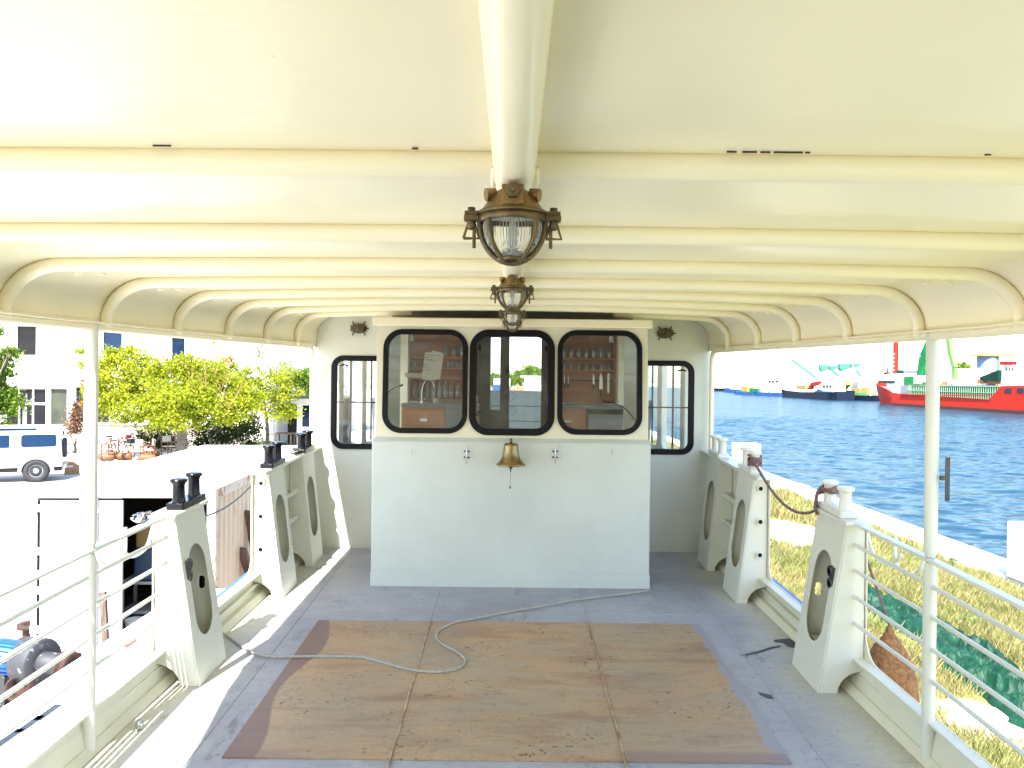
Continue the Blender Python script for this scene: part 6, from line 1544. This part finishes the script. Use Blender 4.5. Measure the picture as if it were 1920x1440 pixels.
for px0, px1, py0, py1, m_, nm in ((1832, 1844, 711, 720, 'ship_orange', 'lifeboat'), (1855, 1876, 712, 720, 'ship_orange', 'lifeboat'), (1776, 1784, 713, 722, 'ship_white', 'locker'), (1800, 1807, 712, 722, 'ship_white', 'locker')): sbox(be, dg, nm, px0, px1, py0, py1, 3, 5, M[m_], .1)
mst = MB(); a = be.s(1664, 3); mst.tube([(a, 3, be.z(1664, 701, 3)), (a, 3, be.z(1664, 690, 3))], .15, 6); mst.box(a - .8, a + .6, 2.5, 3.5, be.z(1664, 702, 3), be.z(1664, 698, 3)); lpart('bow_winch', mst, M['deep_green'], dg)
mst = MB(); a = be.s(1687, 3); mst.box(a - .6, a + .6, 2.4, 3.6, be.z(1687, 702, 3), be.z(1687, 694, 3)); lpart('winch', mst, M['deep_green'], dg)
mst = MB()
for px, t_ in ((1904, 655), (1893, 672)): a = be.s(px, 4); lpart('mast', MB().tube([(a, 4, be.z(px, 684, 4)), (a, 4, be.z(px, t_, 4))], .18, 6), M['ship_white'], dg)

mst = MB(); wpt = [(px, y) for px, y in ((1672, 753), (1740, 759), (1800, 764), (1870, 770), (1930, 774))]
for (a_, b_) in zip(wpt[:-1], wpt[1:]): mst.bar(Vector((be.s(a_[0]), -.05, .35)), Vector((be.s(b_[0]), -.05, .35)), .1, .5)
lpart('boot_top', mst, M['rust'], dg)
mst = MB(); mst.bar(Vector((be.s(1690), -.12, 2.6)), Vector((be.s(1860), -.12, 2.9)), .25, .22); lpart('rubbing_bar', mst, M['red_hull'], dg)
rn = random.Random(6)
for i in range(16):
    px = rn.uniform(1745, 1868); wd2 = rn.uniform(1.5, 5); h_ = rn.uniform(2, 7); o_ = rn.uniform(2, 6)
    sbox(be, dg, 'deck_gear', px, px + wd2, 723 - h_, 723, o_, o_ + 1.5, M[rn.choice(['ship_white', 'grey_metal', 'ship_orange', 'ship_white', 'deep_green'])])
for px, t_ in ((1696, 700), (1808, 706), (1826, 700), (1884, 664), (1912, 650)):
    a = be.s(px, 4); lpart('mast', MB().tube([(a, 4, be.z(px, 722, 4)), (a, 4, be.z(px, t_, 4))], .10, 5), M['grey_metal'], dg)
def smallship(name, label, A, B, tops, W, m, boxes, cat='boat', extra=None, group=None):
    be = Berth(A, B, W); r = empty(name, be.A, be.rz); r.location.z = WZ; tag(r, label, cat, group); hull(be, r, tops, W, m, .4)
    for (nm, x0, x1, y0, y1, o0, o1, mm) in boxes: sbox(be, r, nm, x0, x1, y0, y1, o0, o1, M[mm], .05)
    if extra: extra(be, r)
    return r
def gear(be, r, px0, px1, py, n, seed):
    rn = random.Random(seed)
    for i in range(n):
        px = rn.uniform(px0, px1); wd2 = rn.uniform(1.2, 4); h_ = rn.uniform(2, 6); o_ = rn.uniform(1, 4)
        sbox(be, r, 'deck_gear', px, px + wd2, py - h_, py, o_, o_ + 1.2, M[rn.choice(['ship_white', 'ship_yellow', 'ship_orange', 'deep_green', 'grey_metal', 'grey_metal'])])
    for i in range(3):
        px = rn.uniform(px0, px1); a = be.s(px, 3); lpart('mast', MB().tube([(a, 3, be.z(px, py, 3)), (a + rn.uniform(-1, 1), 3, be.z(px, py - rn.uniform(12, 26), 3))], .09, 5), M['grey_metal'], r)
def ex1(be, r):
    gear(be, r, 1480, 1555, 735, 9, 1)
    def s3(px, py, off): return Vector((be.s(px, off), off, be.z(px, py, off)))
    k = MB(); k.bar(s3(1507, 733, 3), s3(1519, 731, 3), 1.2, 1.0); k.bar(s3(1518, 732, 3), s3(1524, 720, 3), 1, 1.1); k.bar(s3(1523, 721, 3), s3(1538, 718, 3), 1, 1.2); lpart('crane', k, M['crimson'], r)
    k = MB(); zt_ = None
    for i in range(40):
        px = 1472 + 56 * i / 39; p = s3(px, 731 + .04 * i, .3); k.box(p.x - .08, p.x + .08, .2, .35, p.z - .6, p.z + .3)
    k.bar(s3(1472, 730, .3), s3(1528, 731.5, .3), .1, .12); lpart('railing', k, M['ship_white'], r)
    k = MB()
    for px in (1543, 1549, 1555): a, b = be.s(px, 1.9), be.s(px + 3.5, 1.9); k.box(a, b, 1.9, 1.98, be.z(px, 727, 2), be.z(px, 722, 2))
    lpart('windows', k, M['win_dark'], r)
smallship('cargo_boat', 'navy cargo boat with a crimson deck crane', (1471, 744), (1563, 751), [(1469, 730), (1474, 732), (1500, 735), (1530, 735), (1563, 734)], 7, M['navy_hull'],
          [('wheelhouse', 1537, 1560, 720, 735, 2, 6, 'ship_white'), ('blue_strip', 1527, 1560, 733.5, 736, -.05, .6, 'ship_blue'), ('cargo', 1493, 1510, 722, 732, 2, 5, 'ship_yellow')], extra=ex1)
def ex2(be, r):
    gear(be, r, 1570, 1640, 741, 10, 2)
    def s3(px, py, off): return Vector((be.s(px, off), off, be.z(px, py, off)))
    k = MB(); k.bar(s3(1597, 683, 3), s3(1604, 716, 3), .35, .35); k.bar(s3(1604, 716, 3), s3(1601, 732, 3), 1.2, .8); k.bar(s3(1609, 716, 3), s3(1608, 732, 3), .4, .4); lpart('derrick', k, M['grey_metal'], r)
    k = MB(); k.bar(s3(1582, 728, 3), s3(1592, 718, 3), 1.5, 1.2); lpart('crane', k, M['ship_yellow'], r)
    k = MB()
    for i in range(36):
        px = 1567 + 58 * i / 35; p = s3(px, 736 + .08 * i, .3); k.box(p.x - .08, p.x + .08, .2, .35, p.z - .5, p.z + .3)
    k.bar(s3(1567, 735, .3), s3(1625, 738, .3), .12, .15); lpart('railing', k, mat('boat_rail_green', (.05, .25, .12), .5), r)
smallship('cargo_boat', 'navy cargo boat with yellow deck gear and a lattice derrick', (1566, 748.5), (1652, 753), [(1562, 734), (1568, 737), (1600, 741), (1630, 742), (1652, 741)], 7, M['navy_hull'],
          [('wheelhouse', 1630, 1652, 722, 743, 2, 6, 'ship_white'), ('hold', 1576, 1600, 732, 741, 1.5, 5, 'deep_green'), ('hatch', 1600, 1612, 728, 741, 2, 5, 'ship_yellow'), ('hatch', 1616, 1626, 726, 741, 2, 5, 'ship_yellow'), ('winch', 1563, 1572, 727, 737, 2, 4, 'ship_orange')], extra=ex2)
def ex3(be, r):
    gear(be, r, 1422, 1468, 737, 6, 3)
    k = MB()
    for px in (1441, 1447, 1455): a, b = be.s(px, 1.9), be.s(px + 4, 1.9); k.box(a, b, 1.85, 1.95, be.z(px, 717, 2), be.z(px, 714, 2))
    lpart('windows', k, M['win_dark'], r)
    k = MB()
    for px, t_ in ((1432, 700), (1470, 690)): a = be.s(px, 3); lpart('mast', MB().tube([(a, 3, be.z(px, 735, 3)), (a, 3, be.z(px, t_, 3))], .15, 6), M['grey_metal'], r)
smallship('work_vessel', 'blue-hulled boat with white wheelhouse and masts', (1420, 741), (1474, 744), [(1420, 733), (1430, 736), (1474, 738)], 8, M['ship_blue'], [('wheelhouse', 1425, 1460, 713, 736, 2, 7, 'ship_white'), ('upper_cabin', 1435, 1455, 706, 713, 3, 6, 'ship_white')], extra=ex3)
smallship('work_vessel', 'low blue barge moored left of the white wheelhouse', (1381, 739), (1427, 742), [(1381, 733), (1395, 735), (1427, 738)], 7, M['ship_blue'], [('hold', 1390, 1400, 724, 734, 2, 5, 'ship_yellow'), ('crane_box', 1405, 1420, 728, 736, 2, 5, 'ship_green'), ('cabin', 1396, 1404, 716, 735, 3, 6, 'ship_white')])
smallship('work_vessel', 'small blue boat farthest along the far quay', (1362, 735), (1382, 737), [(1362, 727), (1368, 730), (1382, 731)], 5, M['ship_blue'], [('cabin', 1368, 1378, 722, 730, 1.5, 4, 'ship_white')])
# tyres on the far quay
for i in range(5):
    p = P(1341 + 4.6 * i, 731, 430); o = MB().lathe([(.5, -.3), (.95, -.3), (1.0, 0), (.95, .3), (.5, .3), (.5, -.3)], (0, 0, 0), 12, Matrix.Rotation(rad(90), 3, 'X')).build('tyre_fender', M['tyre'])
    o.location = p; tag(o, f'{ORD[i]} black tyre from the left in the row on the far quay', 'tyre', 'tyres on the far quay')

# buildings on the far quay
def fbox(px0, px1, py0, py1, Y, dep): 
    a, b = P(px0, py0, Y), P(px1, py0, Y); return a.x, b.x, P((px0 + px1) / 2, py1, Y).z, a.z
def warehouse(name, label, px0, px1, py0, Y, dep, wallm, cat='warehouse', roofm='grey_metal', bays=8):
    a, b, _, z = fbox(px0, px1, py0, 740, Y, dep); r = tag(empty(name, ((a + b) / 2, Y, .3)), label, cat)
    MB().box(a, b, Y, Y + dep, .301, z).build('wall', M[wallm], r); MB().box(a - .5, b + .5, Y - .5, Y + dep + .5, z, z + .6).build('roof', M[roofm], r)
    for k in range(bays):
        x = a + (b - a) * (k + .5) / bays; w_ = (b - a) / bays * .3; MB().box(x - w_, x + w_, Y - .06, Y - .01, .301 + (z - .3) * .15, .3 + (z - .3) * .7).build('door', M['ship_white'] if wallm == 'stucco' else M['grey_metal'], r)
    return r
warehouse('warehouse', 'long white warehouse behind the navy boats', 1345, 1690, 714, 470, 30, 'stucco', roofm='stucco', bays=12)
M['concrete_grey'] = mat('grey_concrete_wall', (.36, .34, .34), .9, var=.2, vscale=.2)
warehouse('warehouse', 'grey flat-roofed warehouse behind the red ship', 1745, 1862, 694, 260, 25, 'concrete_grey', roofm='stucco', bays=9)
# silo plant with sea-green hoppers
sl = tag(empty('silo_plant', (P(1580, 700, 520).x, 520, .3)), 'white silo plant with pale green hopper panels', 'silo')
a, b, _, z = fbox(1530, 1625, 680, 740, 520, 20); MB().box(a, b, 522, 550, .301, z).build('tower', M['stucco'], sl)
for (x0, x1, y0, y1, tp_) in ((1536, 1552, 684, 697, 1), (1553, 1570, 686, 694, 0), (1572, 1592, 682, 696, 1), (1594, 1612, 682, 690, 0)):
    A0, A1 = P(x0, y0, 520), P(x1, y0, 520); zb_ = P((x0 + x1) / 2, y1, 520).z; zm = A0.z * .45 + zb_ * .55
    MB().plate([(A0.x, A0.z), (A0.x, zm), (A0.x * .75 + A1.x * .25, zb_), (A0.x * .25 + A1.x * .75, zm - (zm - zb_) * .3), (A1.x, zm), (A1.x, A1.z)], [], lambda u, v, w_: (u, 518 + w_, v), 3.5).build('hopper', M['pale_green'], sl)
for (x0, y0, x1, y1, ) in ((1485, 675, 1532, 710), (1560, 694, 1572, 706), (1606, 694, 1614, 706)):
    MB().bar(P(x0, y0, 515), P(x1, y1, 515), 1.2, 1.2).build('chute', M['pale_green'], sl)
# tank with a yellow platform
tk = tag(empty('storage_tank', (P(1850, 690, 330).x, 330, .3)), 'blue-grey storage tank topped by a yellow platform', 'tank'); c = P(1852, 668, 330)
MB().lathe([(3.9, .3), (3.9, c.z), (0, c.z)], (c.x, 330, 0), 28).build('tank_body', mat('blue_grey', (.12, .19, .30), .5, var=.2, vscale=.3), tk)
pf = MB().box(c.x - 4.8, c.x + 10, 325.5, 334, c.z, c.z + .8)
for k in range(9): pf.box(c.x - 4.7 + k * 1.8, c.x - 4.5 + k * 1.8, 325.5, 325.7, c.z + .8, c.z + 2.0)
for k in range(3): pf.tube([(c.x + 2 + 2.2 * k, 326, 0.3), (c.x + 2.6 + 2.2 * k, 326, c.z)], .25, 6)
pf.box(c.x - 4.7, c.x + 10, 325.5, 325.7, c.z + 1.9, c.z + 2.1); pf.build('platform', M['ship_yellow'], tk)
tree('far_tree', 'round green tree behind the grey warehouse', (P(1803, 700, 300).x, 300, .3), [pb(1803, 692, 11, 300, 60, rz=12)], MG, size=1.1, per=26, clump=1.0, seed=71, trunk_r=.5, fork=6, limbs=3)

# view through the galley door: trees, orange heap, lorry
for i, (px, py, r_, D_, lb) in enumerate(((926, 712, 9, 150, 'hazy green tree seen through the door pane'), (975, 708, 13, 160, 'rounded green tree at the left of the galley door gap'), (998, 702, 17, 150, 'larger green tree at the right of the galley door gap'), (955, 713, 12, 170, 'low green tree behind the door stile'))):
    b_ = GD(px, 745); b_ = Vector((P(px, 720, D_).x, D_, 0)); tree('distant_tree', lb, b_, [pb(px, py, r_, D_, 46, rz=r_ * .8)], MG, size=.55, per=30, clump=.6, seed=80 + i, trunk_r=.3, fork=2.0, limbs=4, group='trees ahead of the bow')
nh = GD(985, 742); hp = MB(); rr = random.Random(9)
nh = Vector((P(974, 730, 110).x, 110, 0))
for k in range(26):
    c = nh + Vector((rr.uniform(-1.1, 1.1), rr.uniform(-1, 1), 0)); h_ = rr.uniform(1.6, 3.7) * (1 - abs(c.x - nh.x) / 3); hp.lathe([(.7, 0), (.6, h_ * .6), (.3, h_), (0, h_ + .15)], c, 9)
tag(hp.build('net_heap', M['ship_orange'], None, loc=nh), 'orange heap of nets on the quay ahead of the bow', 'net heap')
kk = tag(empty('lorry', (P(941, 720, 110).x, 110, 0)), 'small white lorry seen through the narrow door pane', 'lorry'); x_ = P(941, 720, 110).x
MB().box(x_ - 1.1, x_ + 1.1, 110, 115, 1.1, 3.9).build('cargo_box', M['ship_white'], kk, bevel=.05); MB().box(x_ - 1.05, x_ + 1.05, 108.2, 109.95, .6, 3.1).build('cab', M['ship_blue'], kk, bevel=.1)
for sx in (-.9, .9): MB().lathe([(0, -.15), (.48, -.15), (.5, 0), (.48, .15), (0, .15)], (x_ + sx, 109.2, .5), 16, Matrix.Rotation(rad(90), 3, 'Y')).build('wheel', M['tyre'], kk)
ks = tag(empty('guard_hut', (P(1002, 720, 48).x, 48, 0)), 'small white hut with flat grey roof ahead of the bow', 'hut'); x_ = P(1003, 720, 48).x
MB().box(x_ - .6, x_ + .6, 48, 49.5, 0, P(1003, 708, 48).z).build('wall', M['stucco'], ks); MB().box(x_ - .85, x_ + .85, 47.7, 49.8, P(1003, 708, 48).z, P(1003, 704, 48).z).build('roof', M['grey_metal'], ks)
MB().box(x_ - .25, x_ + .25, 47.95, 47.99, .9, 2.0).build('window', M['win_dark'], ks)
